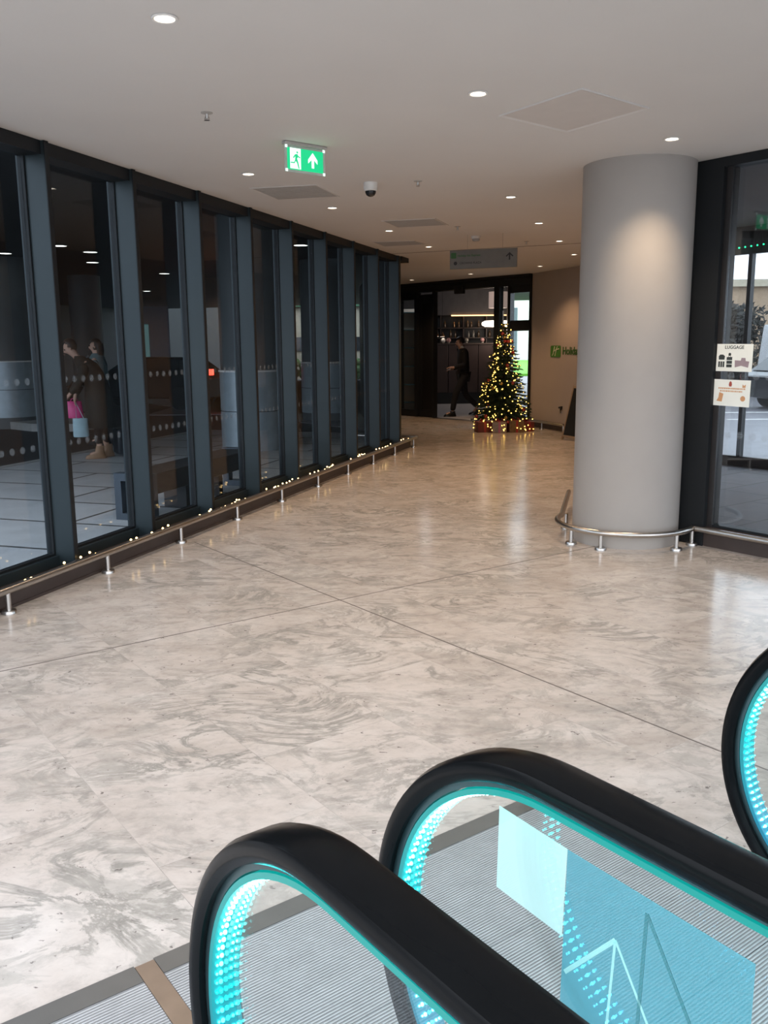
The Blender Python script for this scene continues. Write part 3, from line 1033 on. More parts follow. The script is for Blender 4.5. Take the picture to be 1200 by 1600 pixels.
# ------------------------------------------------------------------ hanging hotel sign
h0, h1 = Vector((0.84, 11.3, 0)), Vector((1.625, 11.0, 0))
hv = h1 - h0
t = thing('hanging_sign', 'grey hanging direction sign with hotel names and up arrow', 'sign', TR(h0.x, h0.y, 2.468, math.atan2(hv.y, hv.x)))
HW = hv.length
MB().box(0, HW, -0.008, 0.008, 0, 0.225).build('board', M['sign_grey'], t, bevel=0.003)
for k, x in enumerate((0.22, 0.66)):
    MB().tube([(x, 0, 0.22), (x, 0, HC - 2.468)], 0.002, 6).build('wire', M['steel'], t)
for sgn in (1,):
    tm = moved(text_mb('Holiday Inn Express', 0.036, 0.0006, True), Matrix.Translation((0.098, -0.0092, 0.147)) @ STAND)
    tm.build('upper_lettering', M['sign_green'], t, smooth=False)
    tm = moved(text_mb('CROWNE PLAZA', 0.036, 0.0006), Matrix.Translation((0.125, -0.0092, 0.058)) @ STAND)
    tm.build('lower_lettering', M['sign_text'], t, smooth=False)
    lg = MB()
    P2([(0.1, 0), (0.9, 0), (1, 0.1), (1, 0.9), (0.9, 1), (0.1, 1), (0, 0.9), (0, 0.1)], 0.015, 0.128, 0.068, lg, -0.0096, -0.0084)
    lg.build('green_logo', M['sign_green'], t, smooth=False)
    lg = MB()
    lg.lathe([(0.022, -0.0006), (0.022, 0.0006)], 20, Matrix.Translation((0.072, -0.009, 0.07)) @ Matrix.Rotation(PI / 2, 4, 'X'))
    lg.build('round_logo', M['sign_text'], t, smooth=False)
    ar = MB()
    P2([(-0.1, 0), (0.1, 0), (0.1, 0.68), (0.42, 0.40), (0.52, 0.52), (0, 1.0), (-0.52, 0.52), (-0.42, 0.40), (-0.1, 0.68)], 0.748, 0.088, 0.088, ar, -0.0096, -0.0084)
    ar.build('arrow', M['sign_text'], t, smooth=False)

# ------------------------------------------------------------------ wall lettering, socket
t = thing('hotel_wall_sign', 'green hotel logo and name lettering on the plain right wall', 'sign', FW @ Matrix.Translation((0.77, -0.004, 1.32)))
lg = MB()
P2([(0.06, 0), (0.94, 0), (1, 0.06), (1, 0.94), (0.94, 1), (0.06, 1), (0, 0.94), (0, 0.06)], 0, 0, 0.205, lg, -0.004, 0.002)
lg = MB()
lg.prism([(0.0, 0.02), (0.02, 0), (0.34, 0), (0.36, 0.02), (0.36, 0.185), (0.34, 0.205), (0.02, 0.205), (0, 0.185)], 0.0, 0.006, STAND)
lg.build('logo_square', M['logo_green'], t, smooth=False)
hl = MB()
hl.tube([(0.07, -0.007, 0.03), (0.10, -0.007, 0.05), (0.13, -0.007, 0.12), (0.15, -0.007, 0.19)], 0.010, 8)
hl.tube([(0.17, -0.007, 0.02), (0.19, -0.007, 0.08), (0.22, -0.007, 0.15), (0.25, -0.007, 0.19)], 0.010, 8)
hl.tube([(0.11, -0.007, 0.10), (0.20, -0.007, 0.13), (0.31, -0.007, 0.15)], 0.010, 8)
hl.build('script_initial', M['logo_pale'], t)
tm = moved(text_mb('Holiday', 0.19, 0.003, True), Matrix.Translation((0.42, -0.001, 0.05)) @ STAND)
tm.build('lettering', M['logo_text'], t, smooth=False)
t = thing('wall_socket', 'wall socket with a black plug low on the right wall', 'socket', FW @ Matrix.Translation((1.19, 0, 0.40)))
MB().box(-0.045, 0.045, -0.008, 0, -0.085, 0.0).build('socket_plate', M['wall'], t, bevel=0.002)
MB().prism([(-0.04, 0.03), (0.05, 0.045), (0.045, -0.01), (0.02, -0.03), (0.01, 0.005), (-0.04, 0.0)], 0.0, 0.035, STAND).build('plug', M['matt_black'], t, smooth=False)
MB().tube([(0.02, -0.02, -0.02), (0.018, -0.022, -0.06), (0.01, -0.012, -0.075)], 0.006, 8).build('cable', M['matt_black'], t)

# a-board beside the column
abT = TR(3.27, 14.42, 0, math.radians(-68))
t = thing('chalkboard_stand', 'black folding chalkboard stand leaning by the wall behind the column', 'sign', abT)
for sg, nm in ((-1, 'front_board'), (1, 'rear_board')):
    T = Matrix.Translation((0, sg * 0.22, 0)) @ Matrix.Rotation(sg * 0.235, 4, 'X')
    o = MB().box(-0.28, 0.28, -0.008, 0.008, 0.06, 0.86).build(nm, M['chalk'], t, T, smooth=False)
    f = MB().box(-0.31, -0.28, -0.015, 0.015, 0.0, 0.9).box(0.28, 0.31, -0.015, 0.015, 0.0, 0.9).box(-0.28, 0.28, -0.015, 0.015, 0.86, 0.9).box(-0.28, 0.28, -0.015, 0.015, 0.05, 0.08)
    f.build('frame', M['wood'], o, smooth=False)

# ------------------------------------------------------------------ escalators
CQ, CZ, RO = 0.85, 0.488, 0.41


def loop_path(R, q_back, th1=-88, nseg=44, bottom=None):
    pts, nrm = [], []
    for k in range(9):
        q = q_back + (CQ - q_back) * k / 9
        pts.append(Vector((0, q, CZ + R)))
        nrm.append(Vector((0, 0, 1)))
    for k in range(nseg + 1):
        th = math.radians(90 + (th1 - 90) * k / nseg)
        pts.append(Vector((0, CQ + R * math.cos(th), CZ + R * math.sin(th))))
        nrm.append(Vector((0, math.cos(th), math.sin(th))))
    return pts, nrm


RAIL_SEC = [(-0.043, -0.010), (-0.044, 0.003), (-0.038, 0.014), (-0.024, 0.020), (0.024, 0.020), (0.038, 0.014), (0.044, 0.003), (0.043, -0.010),
            (0.036, -0.019), (0.026, -0.019), (0.026, -0.008), (-0.026, -0.008), (-0.026, -0.019), (-0.036, -0.019)]


def rect_sec(w, t0, t1):
    return [(-w, t0), (-w, t1), (w, t1), (w, t0)]


def balustrade(root, p0, qb=-2.2):
    T = Matrix.Translation((p0, 0, 0))
    pts, nr = loop_path(RO, qb)
    MB().sweep(pts, nr, RAIL_SEC).build('handrail', M['rubber'], root, T)
    pts, nr = loop_path(0.386, qb)
    MB().sweep(pts, nr, rect_sec(0.024, -0.007, 0.010)).build('handrail_guide', M['guide'], root, T, smooth=True)
    pts, nr = loop_path(0.372, qb)
    led = MB().sweep(pts, nr, rect_sec(0.026, -0.006, 0.004))
    R = 0.364
    arc = math.radians(175) * R
    n = int(arc / 0.018)
    spots = []
    for k in range(n):
        th = math.radians(88) - math.radians(175) * k / n
        spots.append((CQ + R * math.cos(th), CZ + R * math.sin(th)))
    q = CQ - 0.01
    while q > -0.6:
        spots.append((q, CZ + R))
        q -= 0.018
    for (q_, z_) in spots:
        for w, r_ in ((-0.0165, 0.0024), (-0.0095, 0.0040), (0.0095, 0.0028), (0.0165, 0.0024)):
            led.ball((w, q_, z_), r_, mi=1, nu=6, nv=4)
    led.build('led_strip', [M['led_tape'], M['led_dot']], root, T, fix=False)
    # glass infill
    poly = [(qb, CZ + 0.362)]
    for k in range(41):
        th = math.radians(90 - 178 * k / 40)
        poly.append((CQ + 0.362 * math.cos(th), CZ + 0.362 * math.sin(th)))
    poly += [(CQ - 0.05, 0.108), (qb, 0.108)]
    # drawing (q, z) -> y, z with thickness along x
    Y = Matrix(((0, 0, 1, 0), (1, 0, 0, 0), (0, 1, 0, 0), (0, 0, 0, 1)))
    MB().prism(poly, -0.005, 0.005, Y).build('glass_panel', M['glass_clear'], root, T, smooth=False)
    MB().box(-0.075, 0.075, qb, 0.93, 0.004, 0.09).build('skirt_deck', M['guide'], root, T, bevel=0.006)


def landing(root, p0, p1):
    edges = [1.925, 1.50, 1.075, 0.65, 0.225, -0.2]
    for k in range(5):
        MB().box(p0, p1, edges[k + 1] + 0.002, edges[k], 0.0005, 0.006).build('landing_plate', M['ridge'], root, smooth=False)
    MB().box(p0, p1, 1.927, 1.995, 0.0005, 0.007).build('landing_frame', M['plain_steel'], root, smooth=False)


esc = thing('escalator', 'escalator in the middle, between two glowing glass balustrades, with sticker and cyan film', 'escalator', FQ)
balustrade(esc, 0.955)
balustrade(esc, 2.125)
landing(esc, 0.725, 2.10)
esl = thing('escalator', 'escalator by the bottom edge, its single glowing handrail nearest the camera', 'escalator', FQ)
balustrade(esl, 0.562)
landing(esl, -0.9, 0.672)
t = MB().box(0.6735, 0.7235, -0.2, 1.99, 0.0005, 0.0065).build('divider_strip', M['bronze'], Mx=FQ, smooth=False)
tag(t, 'bronze metal divider strip between two ridged landing plates', 'strip')

YZ = Matrix(((0, 0, 1, 0), (1, 0, 0, 0), (0, 1, 0, 0), (0, 0, 0, 1)))
t = MB().prism([(0.985, 0.648), (0.981, 0.799), (0.832, 0.792), (0.838, 0.640)], 0.9612, 0.9620, YZ).build('glass_sticker', M['sticker'], Mx=FQ, smooth=False)
tag(t, 'small whitish rectangular sticker on the middle balustrade glass', 'sticker')
t = thing('glass_film', 'large cyan translucent film on the middle balustrade glass, beside the whitish sticker', 'film', FQ)
MB().prism([(0.831, 0.792), (0.520, 0.785), (0.520, 0.40), (0.840, 0.40)], 0.9612, 0.9620, YZ).build('film_sheet', M['film'], t, smooth=False)


def strip2(a, b, w, mb, x0=0.9606, x1=0.9612):
    a, b = Vector(a), Vector(b)
    d = (b - a).normalized()
    n = Vector((-d.y, d.x)) * w / 2
    mb.prism([tuple(a + n), tuple(b + n), tuple(b - n), tuple(a - n)], x0, x1, YZ)


fl = MB()
ap = (0.735, 0.693)
strip2(ap, (0.75, 0.45), 0.0045, fl)
strip2(ap, (0.61, 0.493), 0.0045, fl)
strip2(ap, (0.829, 0.582), 0.007, fl)
fl.build('film_outline', M['film_line'], t, smooth=False)
fl = MB()  # darker repeat of the outline: its shadow and second reflection, drawn as coloured strips
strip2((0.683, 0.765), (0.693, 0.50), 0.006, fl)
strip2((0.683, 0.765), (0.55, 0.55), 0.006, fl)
fl.build('film_outline_shadow', M['film_dark'], t, smooth=False)

# ------------------------------------------------------------------ fairy lights along the left sill
t = thing('fairy_lights', 'string of warm fairy lights lying along the left window sill', 'lights', FA)
rr = random.Random(11)
pts = []
a = 3.9
bpos = []
while a < 13.2:
    n_ = 3.80 + 0.055 * math.sin(a * 5.1) + rr.uniform(-0.03, 0.03)
    z_ = 0.132 if n_ < 3.80 else 0.066 + 0.05 * rr.random()
    pts.append((a, n_, z_))
    if rr.random() < (0.55 if a < 6.5 else 0.9):
        bpos.append((a + rr.uniform(-0.03, 0.03), n_ + rr.uniform(-0.02, 0.02), z_ + 0.008))
    a += 0.085 if a < 8 else 0.075
MB().tube(pts, 0.0022, 5).build('wire', M['wire'], t)
bulb_me = MB().ball((0, 0, 0), 0.0085, nu=8, nv=6).mesh('bulb', M['bulb'])
extra = MB()
bpos.sort(key=lambda b: b[0])
for k, b in enumerate(bpos):
    if k < 100:
        o = bpy.data.objects.new('bulb', bulb_me)
        COL.objects.link(o)
        o.parent = t
        o.location = b
    else:
        extra.ball(b, 0.0085, nu=8, nv=6)
if extra.v:
    o = extra.build('far_bulbs', M['bulb'], t)
    o['kind'] = 'stuff'

# ------------------------------------------------------------------ end doorway of the hotel
d1 = structroot('door_1', FD)
MB().box(-1.3, 3.735, -0.05, 0.07, 2.66, HC - 0.001).box(-1.3, 3.735, -0.08, -0.05, HC - 0.05, HC - 0.001).build('head_frame', M['dark_frame'], d1, smooth=False)
MB().box(-0.02, 0.03, -0.05, 0.07, 0, 2.66).box(0.50, 0.585, -0.05, 0.07, 0, 2.66).box(1.055, 1.10, -0.05, 0.07, 0, 2.66).box(2.81, 2.95, -0.05, 0.07, 0, 2.66).box(3.17, 3.235, -0.05, 0.07, 0, 2.66) \
    .box(3.705, 3.735, -0.05, 0.07, 0, 2.66).build('jambs', M['dark_frame'], d1, smooth=False)
MB().box(3.235, 3.705, -0.03, 0.05, 1.81, 2.01).box(3.235, 3.705, -0.03, 0.05, 2.53, 2.66).box(3.235, 3.705, -0.03, 0.05, 0, 0.12).build('transoms', M['dark_frame'], d1, smooth=False)
MB().box(0.03, 0.50, -0.03, 0.05, 2.52, 2.66).box(0.03, 0.50, -0.03, 0.05, 0, 0.15).build('side_rails', M['dark_frame'], d1, smooth=False)
gl = MB().box(0.03, 0.50, 0.0, 0.008, 0.15, 2.52).box(3.235, 3.705, 0.0, 0.008, 0.12, 2.53).box(2.95, 3.17, 0.0, 0.008, 0.1, 2.66)
gl.build('side_glass', M['glass_clear'], d1, smooth=False)
lf = MB().box(0.585, 1.055, 0.01, 0.05, 0.0, 0.16).box(0.585, 1.055, 0.01, 0.05, 2.45, 2.62).box(0.585, 0.67, 0.01, 0.05, 0.16, 2.45).box(0.96, 1.055, 0.01, 0.05, 0.16, 2.45)
lf.box(0.67, 0.96, 0.026, 0.034, 0.16, 2.45, mi=1).build('door_leaf', [M['dark_frame'], M['bar_black']], d1, smooth=False)
MB().box(1.75, 1.98, -0.10, 0.0, 2.58, 2.74).build('sensor_box', M['matt_black'], d1, bevel=0.01)
MB().tube([(3.06, -0.06, 0.9), (3.06, -0.06, 2.2)], 0.016, 10).build('pull_handle', M['steel'], d1)
MB().box(1.1, 2.81, -0.10, 0.10, 0.0, 0.006).build('threshold', M['steel'], d1, smooth=False)
MB().box(1.15, 2.78, -0.052, -0.048, 2.655, 2.672).build('head_trim', M['steel'], d1, smooth=False)

# bar room behind it
br_poly = [(DL.x, DL.y + 0.2), (FD @ Vector((-1.2, 0.08, 0)))[:2], (FD @ Vector((3.15, 0.08, 0)))[:2], (3.45, 25.2), (DL.x, 25.2)]
struct(MB().prism(br_poly, -0.12, -0.002).build('floor_bar', M['bar_floor'], smooth=False))
struct(MB().prism([(x, y) for x, y in br_poly], 3.1, 3.2).build('ceiling_bar', M['bar_wall'], smooth=False))
struct(MB().box(-0.38, 3.45, 25.0, 25.2, 0, 3.1).box(-0.38, 3.42, 24.45, 25.0, 2.34, 3.1).build('wall_bar', M['bar_wall'], smooth=False))
bs = FD @ Vector((3.12, 0.08, 0))
bv_ = Vector((3.42 - bs.x, 25.0 - bs.y))
struct(MB().box(0, bv_.length, -0.06, 0.0, 0, 3.1).build('wall_bar_side', M['bar_panel'], Mx=TR(bs.x, bs.y, 0, math.atan2(bv_.y, bv_.x)), smooth=False))
struct(MB().box(-0.40, -0.34, 21.0, 25.2, 0, 3.1).build('wall_bar_end', M['bar_wall'], smooth=False))
t = MB().box(1.86, 3.40, 24.41, 24.45, 2.315, 2.345).build('cove_light', M['cove'], smooth=False)
tag(t, 'warm glowing strip light under the grey bulkhead over the bar shelves', 'light')
t = MB().box(2.45, 3.1, 22.4, 22.46, 3.05, 3.1).build('ceiling_strip_light', M['cove'], smooth=False)
tag(t, 'short warm strip light at the top of the bar doorway', 'light')
t = thing('bar_shelf', 'dark wooden back bar shelf unit with two shelves of bottles', 'shelf', TR(0, 24.5))
MB().box(1.2, 3.4, 0.0, 0.3, 1.99, 2.015).build('shelf_board', M['shelf'], t, smooth=False)
MB().box(1.2, 3.4, 0.0, 0.3, 1.725, 1.75).build('shelf_board', M['shelf'], t, smooth=False)
MB().box(1.2, 3.4, 0.3, 0.33, 1.6, 2.33).build('back_panel', M['bar_black'], t, smooth=False)
for x in (1.58, 2.2, 2.82):
    MB().box(x - 0.015, x + 0.015, 0, 0.3, 1.6, 2.33).build('upright', M['shelf'], t, smooth=False)
prof = [(0.032, 0), (0.036, 0.01), (0.036, 0.11), (0.03, 0.14), (0.012, 0.165), (0.012, 0.2), (0.014, 0.205)]
rr = random.Random(9)
bme = {k: MB().lathe(prof, 12).mesh('bottle', M[k]) for k in ('amber', 'clear_b', 'copper')}
xs_top = [1.70, 1.95, 2.08, 2.32, 2.42, 2.62]
xs_low = [1.50, 1.85, 1.98, 2.35, 2.48, 2.62, 2.92, 3.08]
for row, (xs, z) in enumerate(((xs_top, 2.016), (xs_low, 1.751))):
    for k, x in enumerate(xs):
        kd = rr.choice(('amber', 'clear_b', 'copper', 'amber'))
        o = bpy.data.objects.new('bottle', bme[kd])
        COL.objects.link(o)
        o.location = (x, 24.6, z)
        sc = rr.uniform(0.8, 1.05)
        o.scale = (sc, sc, sc)
        tag(o, ('bottle on the upper bar shelf' if row == 0 else 'bottle on the lower bar shelf') + ', glimpsed through the hotel doorway', 'bottle',
            'upper shelf bottles' if row == 0 else 'lower shelf bottles')
# brown panelled counter with ornaments on it
t = thing('bar_counter', 'tall dark brown panelled bar counter behind the walking man', 'counter', TR(0, 23.9))
for k in range(6):
    MB().box(0.55 + k * 0.4, 0.55 + k * 0.4 + 0.385, 0, 0.12, 0.3, 1.56).build('front_panel', M['bar_panel'], t, bevel=0.006)
MB().box(0.5, 3.0, -0.02, 0.35, 1.56, 1.6).build('counter_top', M['shelf'], t, smooth=False)
MB().box(0.5, 3.0, 0.02, 0.3, 0.0, 0.3).build('plinth', M['bar_black'], t, smooth=False)
for k, (x, r, mt, lb) in enumerate(((1.62, 0.06, 'white', 'small white round flower head on the bar counter, left of its pink neighbour'),
                                    (1.76, 0.062, 'pink_b', 'small pink round flower head on the bar counter, left of the man'),
                                    (2.24, 0.055, 'clear_b', 'small pale round flower head on the bar counter, right of the man'),
                                    (2.66, 0.06, 'pink_b', 'small pink round flower head on the bar counter, by the tree'))):
    q = thing('flower_posy', lb, 'flower', TR(x, 24.02, 1.6))
    MB().ball((0, 0, 0.075), r, nu=10, nv=7).build('bloom', M[mt], q)
    MB().lathe([(0.03, 0), (0.035, 0.02), (0.03, 0.03)], 12).build('pot', M['clear_b'], q)
# pendant lamps
t = thing('pendant_lamp', 'pale pink drum pendant lamp at the top right of the bar doorway', 'lamp', TR(2.93, 23.0, 2.46))
MB().lathe([(0.235, 0), (0.235, 0.40)], 32, cap=False).lathe([(0.228, 0.40), (0.228, 0)], 32, cap=False).build('drum_shade', M['shade'], t, fix=False)
MB().lathe([(0.225, 0.06), (0.225, 0.065)], 32).build('diffuser', M['shade_hot'], t)
MB().tube([(0, 0, 0.06), (0, 0, 0.64)], 0.008, 6).build('cord', M['matt_black'], t)
t = thing('pendant_lamp', 'bright glowing oval pendant lamp in front of the bar shelves', 'lamp', TR(2.95, 23.5, 2.085))
MB().lathe([(0.05, -0.085), (0.28, -0.075), (0.36, -0.04), (0.37, 0.0), (0.36, 0.04), (0.28, 0.075), (0.05, 0.085)], 32).build('globe_shade', M['shade_hot'], t)
MB().tube([(0, 0, 0.08), (0, 0, 1.01)], 0.006, 6).build('cord', M['matt_black'], t)
for k, (x, z) in enumerate(((1.43, 1.80), (1.59, 1.79))):
    t = thing('copper_lamp', ('copper bell lamp hanging low at the left edge of the bar shelves' if k == 0 else 'copper bell lamp hanging right of its twin before the bar shelves'), 'lamp', TR(x, 23.95, z))
    MB().lathe([(0.07, -0.02), (0.06, 0.02), (0.025, 0.06), (0.012, 0.09)], 16).build('bell_shade', M['copper'], t)
    MB().lathe([(0.055, -0.022), (0.055, -0.018)], 14).build('lamp', M['shade_hot'], t)
    MB().tube([(0, 0, 0.08), (0, 0, 3.1 - z)], 0.004, 6).build('cord', M['matt_black'], t)
# racks behind the side pane
t = thing('display_rack', 'grey display rack with shelves behind the narrow side pane left of the door', 'rack', TR(0.62, 21.3, 0, 0))
for z in (0.2, 0.62, 1.05, 1.48, 1.9, 2.3):
    MB().box(-0.9, 0.25, 0, 0.3, z, z + 0.02).build('shelf_board', M['guide'], t, smooth=False)
for x in (-0.9, -0.33, 0.22):
    MB().box(x, x + 0.03, 0, 0.3, 0, 2.4).build('upright', M['guide'], t, smooth=False)
MB().box(-0.9, 0.25, 0.28, 0.3, 0, 2.4).build('back_panel', M['wall'], t, smooth=False)
ld = bpy.data.lights.new('bar_glow', 'POINT')
ld.energy = 15
ld.color = (1.0, 0.84, 0.72)
ld.shadow_soft_size = 0.3
lo = bpy.data.objects.new('bar_glow', ld)
COL.objects.link(lo)
lo.location = (2.95, 23.5, 1.9)
ld = bpy.data.lights.new('rack_fill', 'POINT')  # unseen point light added to brighten the rack and the floor by the door
ld.energy = 22
ld.color = (0.92, 0.95, 1.0)
ld.shadow_soft_size = 0.12
lo = bpy.data.objects.new('rack_fill', ld)
COL.objects.link(lo)
lo.location = (1.0, 20.9, 2.9)

# ------------------------------------------------------------------ christmas tree
tx, ty = 2.21, 16.35
t = thing('christmas_tree', 'lit christmas tree with gold lights and red baubles beside the hotel door', 'tree', TR(tx, ty))
rr = random.Random(21)
nd = MB()
tips = []
H0, H1 = 0.26, 1.86
layers = 26
for j in range(layers):
    f = j / (layers - 1)
    z = H0 + (H1 - H0) * f
    R = 0.49 * (1 - f) ** 0.86 + 0.035
    nb = int(22 * (1 - f) + 6)
    for k in range(nb):
        th = 2 * PI * (k + rr.random() * 0.8) / nb + j * 0.7
        L_ = R * rr.uniform(0.78, 1.1)
        droop = rr.uniform(-0.10, -0.02) * (1 - f) + 0.05 * f
        d = Vector((math.cos(th), math.sin(th), 0))
        s_ = Vector((-math.sin(th), math.cos(th), 0))
        p0, p1 = Vector((0, 0, z + 0.05)), d * L_ + Vector((0, 0, z + droop))
        nn = max(4, int(L_ / 0.030))
        for q in range(nn):
            u = (q + 0.8) / nn
            c = p0.lerp(p1, u)
            for sg in (-1, 0, 1):
                ln = rr.uniform(0.05, 0.085) * (1.1 - 0.4 * u)
                tip = c + d * ln * (0.75 if sg else 1.1) + s_ * sg * ln * 0.8 + Vector((0, 0, rr.uniform(-0.02, 0.025)))
                wv = Vector((0, 0, 0.011)) + s_ * 0.004
                nd.add([c - wv, c + wv, tip], [(0, 1, 2)])
        tips.append((p0, p1))
nd.build('fir_branches', M['needles'], t, smooth=False, fix=False)
MB().lathe([(0.035, 0.0), (0.03, 0.6), (0.012, 1.85)], 10).build('trunk', M['trunk'], t)
MB().lathe([(0.16, 0), (0.17, 0.10), (0.15, 0.12)], 20).build('tree_stand', M['matt_black'], t)
bulb2 = MB().ball((0, 0, 0), 0.0105, nu=8, nv=6).mesh('bulb', M['bulb_tree'])
pos = []
for k in range(330):
    p0, p1 = rr.choice(tips)
    pos.append(p0.lerp(p1, rr.uniform(0.72, 1.05)) + Vector((rr.uniform(-.03, .03), rr.uniform(-.03, .03), rr.uniform(-0.01, 0.04))))
for k in range(30):
    th = rr.uniform(math.radians(195), math.radians(330))
    pos.append(Vector((0.60 * math.cos(th), 0.60 * math.sin(th), rr.uniform(0.04, 0.26))))
pos.append(Vector((0, 0, 1.95)))
pos.append(Vector((0.01, -0.01, 1.90)))
vd = Vector((-tx, -ty, 0)).normalized()
pos.sort(key=lambda p_: -(p_.dot(vd)))
rest = MB()
for k, p_ in enumerate(pos):
    if k < 100:
        o = bpy.data.objects.new('bulb', bulb2)
        COL.objects.link(o)
        o.parent = t
        o.location = p_
    else:
        rest.ball(p_, 0.0105, nu=8, nv=6)
o = rest.build('inner_bulbs', M['bulb_tree'], t)
o['kind'] = 'stuff'
bb = {k: MB().ball((0, 0, 0), 0.032, nu=14, nv=10).lathe([(0.008, 0.03), (0.008, 0.04)], 8).mesh('bauble', M[k]) for k in ('bauble_red', 'bauble_gold')}
for k in range(36):
    p0, p1 = rr.choice(tips)
    o = bpy.data.objects.new('bauble', bb['bauble_red' if k % 3 else 'bauble_gold'])
    COL.objects.link(o)
    o.parent = t
    o.location = p0.lerp(p1, rr.uniform(0.85, 1.02)) + Vector((0, 0, -0.03))

gifts = [(-0.40, -0.30, 0.27, 0.22, 0.19, 0.2, 'gift_red', 'red wrapped gift box at the left foot of the christmas tree'),
         (-0.12, -0.42, 0.26, 0.24, 0.20, -0.15, 'gift', 'gold wrapped gift box with red ribbon in front of the christmas tree, left of centre'),
         (0.17, -0.40, 0.27, 0.22, 0.21, 0.1, 'gift', 'gold wrapped gift box with red ribbon in front of the christmas tree, right of centre'),
         (0.40, -0.22, 0.2, 0.2, 0.17, 0.4, 'gift_red', 'red wrapped gift box at the right foot of the christmas tree')]
for (x, y, w, d, h, rz, mt, lb) in gifts:
    q = thing('gift_box', lb, 'gift', TR(tx + x, ty + y, 0, rz))
    MB().box(-w / 2, w / 2, -d / 2, d / 2, 0, h).build('box', M[mt], q, bevel=0.006)
    rb = MB().box(-0.018, 0.018, -d / 2 - 0.002, d / 2 + 0.002, 0.001, h + 0.002).box(-w / 2 - 0.002, w / 2 + 0.002, -0.018, 0.018, 0.001, h + 0.0025)
    rb.build('ribbon', M['ribbon'], q, smooth=False)
    bw = MB()
    for sg in (-1, 1):
        bw.tube([(0, 0, h), (sg * 0.04, 0.005, h + 0.045), (sg * 0.07, 0, h + 0.03), (sg * 0.045, -0.005, h + 0.008), (0, 0, h + 0.004)], [0.004, 0.012, 0.014, 0.01, 0.004], 8)
    bw.build('bow', M['ribbon'], q)

# ------------------------------------------------------------------ outside, left: forecourt under the canopy
struct(MB().box(-8, 15.2, 4.085, 8.35, -0.13, -0.003).build('forecourt_paving', M['paving'], Mx=FA, smooth=False))
struct(MB().box(-8, 15.2, 8.35, 8.48, -0.13, 0.004).build('forecourt_kerb', M['kerb'], Mx=FA, smooth=False))
struct(MB().box(-90, 120, -40, 160, -0.4, -0.14).build('ground_road', M['asphalt'], smooth=False))
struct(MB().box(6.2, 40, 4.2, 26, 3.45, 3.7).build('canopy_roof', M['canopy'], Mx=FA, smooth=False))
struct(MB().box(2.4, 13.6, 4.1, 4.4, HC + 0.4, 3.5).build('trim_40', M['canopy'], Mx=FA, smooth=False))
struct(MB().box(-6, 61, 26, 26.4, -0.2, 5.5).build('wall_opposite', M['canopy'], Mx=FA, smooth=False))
for k, (x, y, lb) in enumerate(((-5.82, 18.35, 'largest round canopy downlight outside, above the bending woman'),
                                (-6.03, 17.2, 'round canopy downlight outside, upper left of the largest one'),
                                (-6.48, 20.54, 'round canopy downlight outside, just below the largest one'),
                                (-5.65, 23.75, 'round canopy downlight seen through the third pane'),
                                (-8.0, 31.0, 'small distant canopy downlight low in the third pane'),
                                (-1.54, 17.47, 'round canopy downlight at the top of the sixth pane'),
                                (-7.58, 18.46, 'round canopy downlight in the first pane at the photo edge'))):
    t = thing('canopy_light', lb, 'downlight', TR(x, y, 3.45))
    MB().lathe([(0.15, 0), (0.165, -0.012), (0.14, -0.02)], 28, cap=False).build('trim_ring', M['guide'], t)
    MB().lathe([(0.14, -0.012), (0.14, -0.006)], 28).build('lamp', M['lamp_out'], t)


def out_column(name, x, y, r, lb, jz0, jz1):
    t = thing(name, lb, 'column', TR(x, y, -0.14))
    MB().lathe([(r, 0), (r, 3.59)], 48).build('shaft', M['concrete'], t)
    if jz1:
        MB().lathe([(r + 0.02, jz0 + 0.14), (r + 0.02, jz1 + 0.14)], 48).build('jacket', M['jacket'], t)
        MB().lathe([(r + 0.02, jz1 + 0.14), (r + 0.035, jz1 + 0.143), (r + 0.035, jz1 + 0.165), (r + 0.01, jz1 + 0.17)], 48).build('rim', M['white'], t)
        MB().lathe([(r + 0.024, jz0 + 0.14 + (jz1 - jz0) * 0.5), (r + 0.024, jz0 + 0.15 + (jz1 - jz0) * 0.5)], 48).build('joint_band', M['matt_black'], t)


out_column('canopy_column', -8.2, 19.6, 0.62, 'round canopy column with pale jacket in the first pane at the photo edge', 0.1, 1.27)
out_column('canopy_column', -2.02, 13.75, 0.46, 'round canopy column with pale jacket behind the bench', 0.0, 1.18)
out_column('canopy_column', -1.27, 20.8, 0.60, 'dark round canopy column with thin pale rim, seen between the far fins', 0.05, 1.17)
out_column('canopy_column', -8.0, 24.5, 0.42, 'plain grey canopy column farther off behind the two women', 0, 0)
# island kerb
ic = MB()
isl = [(-9.4, 21.6), (-8.9, 20.4), (-8.2, 19.2), (-7.3, 18.4), (-6.4, 18.3), (-6.0, 19.0), (-6.6, 20.6), (-8.0, 22.4), (-9.2, 22.6)]
struct(ic.prism(isl, -0.14, 0.02).build('trim_41', M['kerb'], smooth=False))

# bench
t = thing('bench', 'long dark bench outside on the paving, behind the second and third panes', 'bench', FA)
MB().box(7.0, 9.0, 4.40, 4.76, 0.23, 0.42).build('seat', M['bench'], t, bevel=0.008)
for a_ in (6.90, 9.0):
    e = MB().box(a_, a_ + 0.10, 4.38, 4.45, 0, 0.43).box(a_, a_ + 0.10, 4.70, 4.77, 0, 0.43).box(a_, a_ + 0.10, 4.45, 4.70, 0.36, 0.43).box(a_, a_ + 0.10, 4.45, 4.70, 0, 0.06)
    e.build('end_frame', M['bench_end'], t, smooth=False)
MB().box(7.62, 7.70, 4.45, 4.7, 0, 0.23).box(8.3, 8.38, 4.45, 4.7, 0, 0.23).build('middle_legs', M['bench'], t, smooth=False)


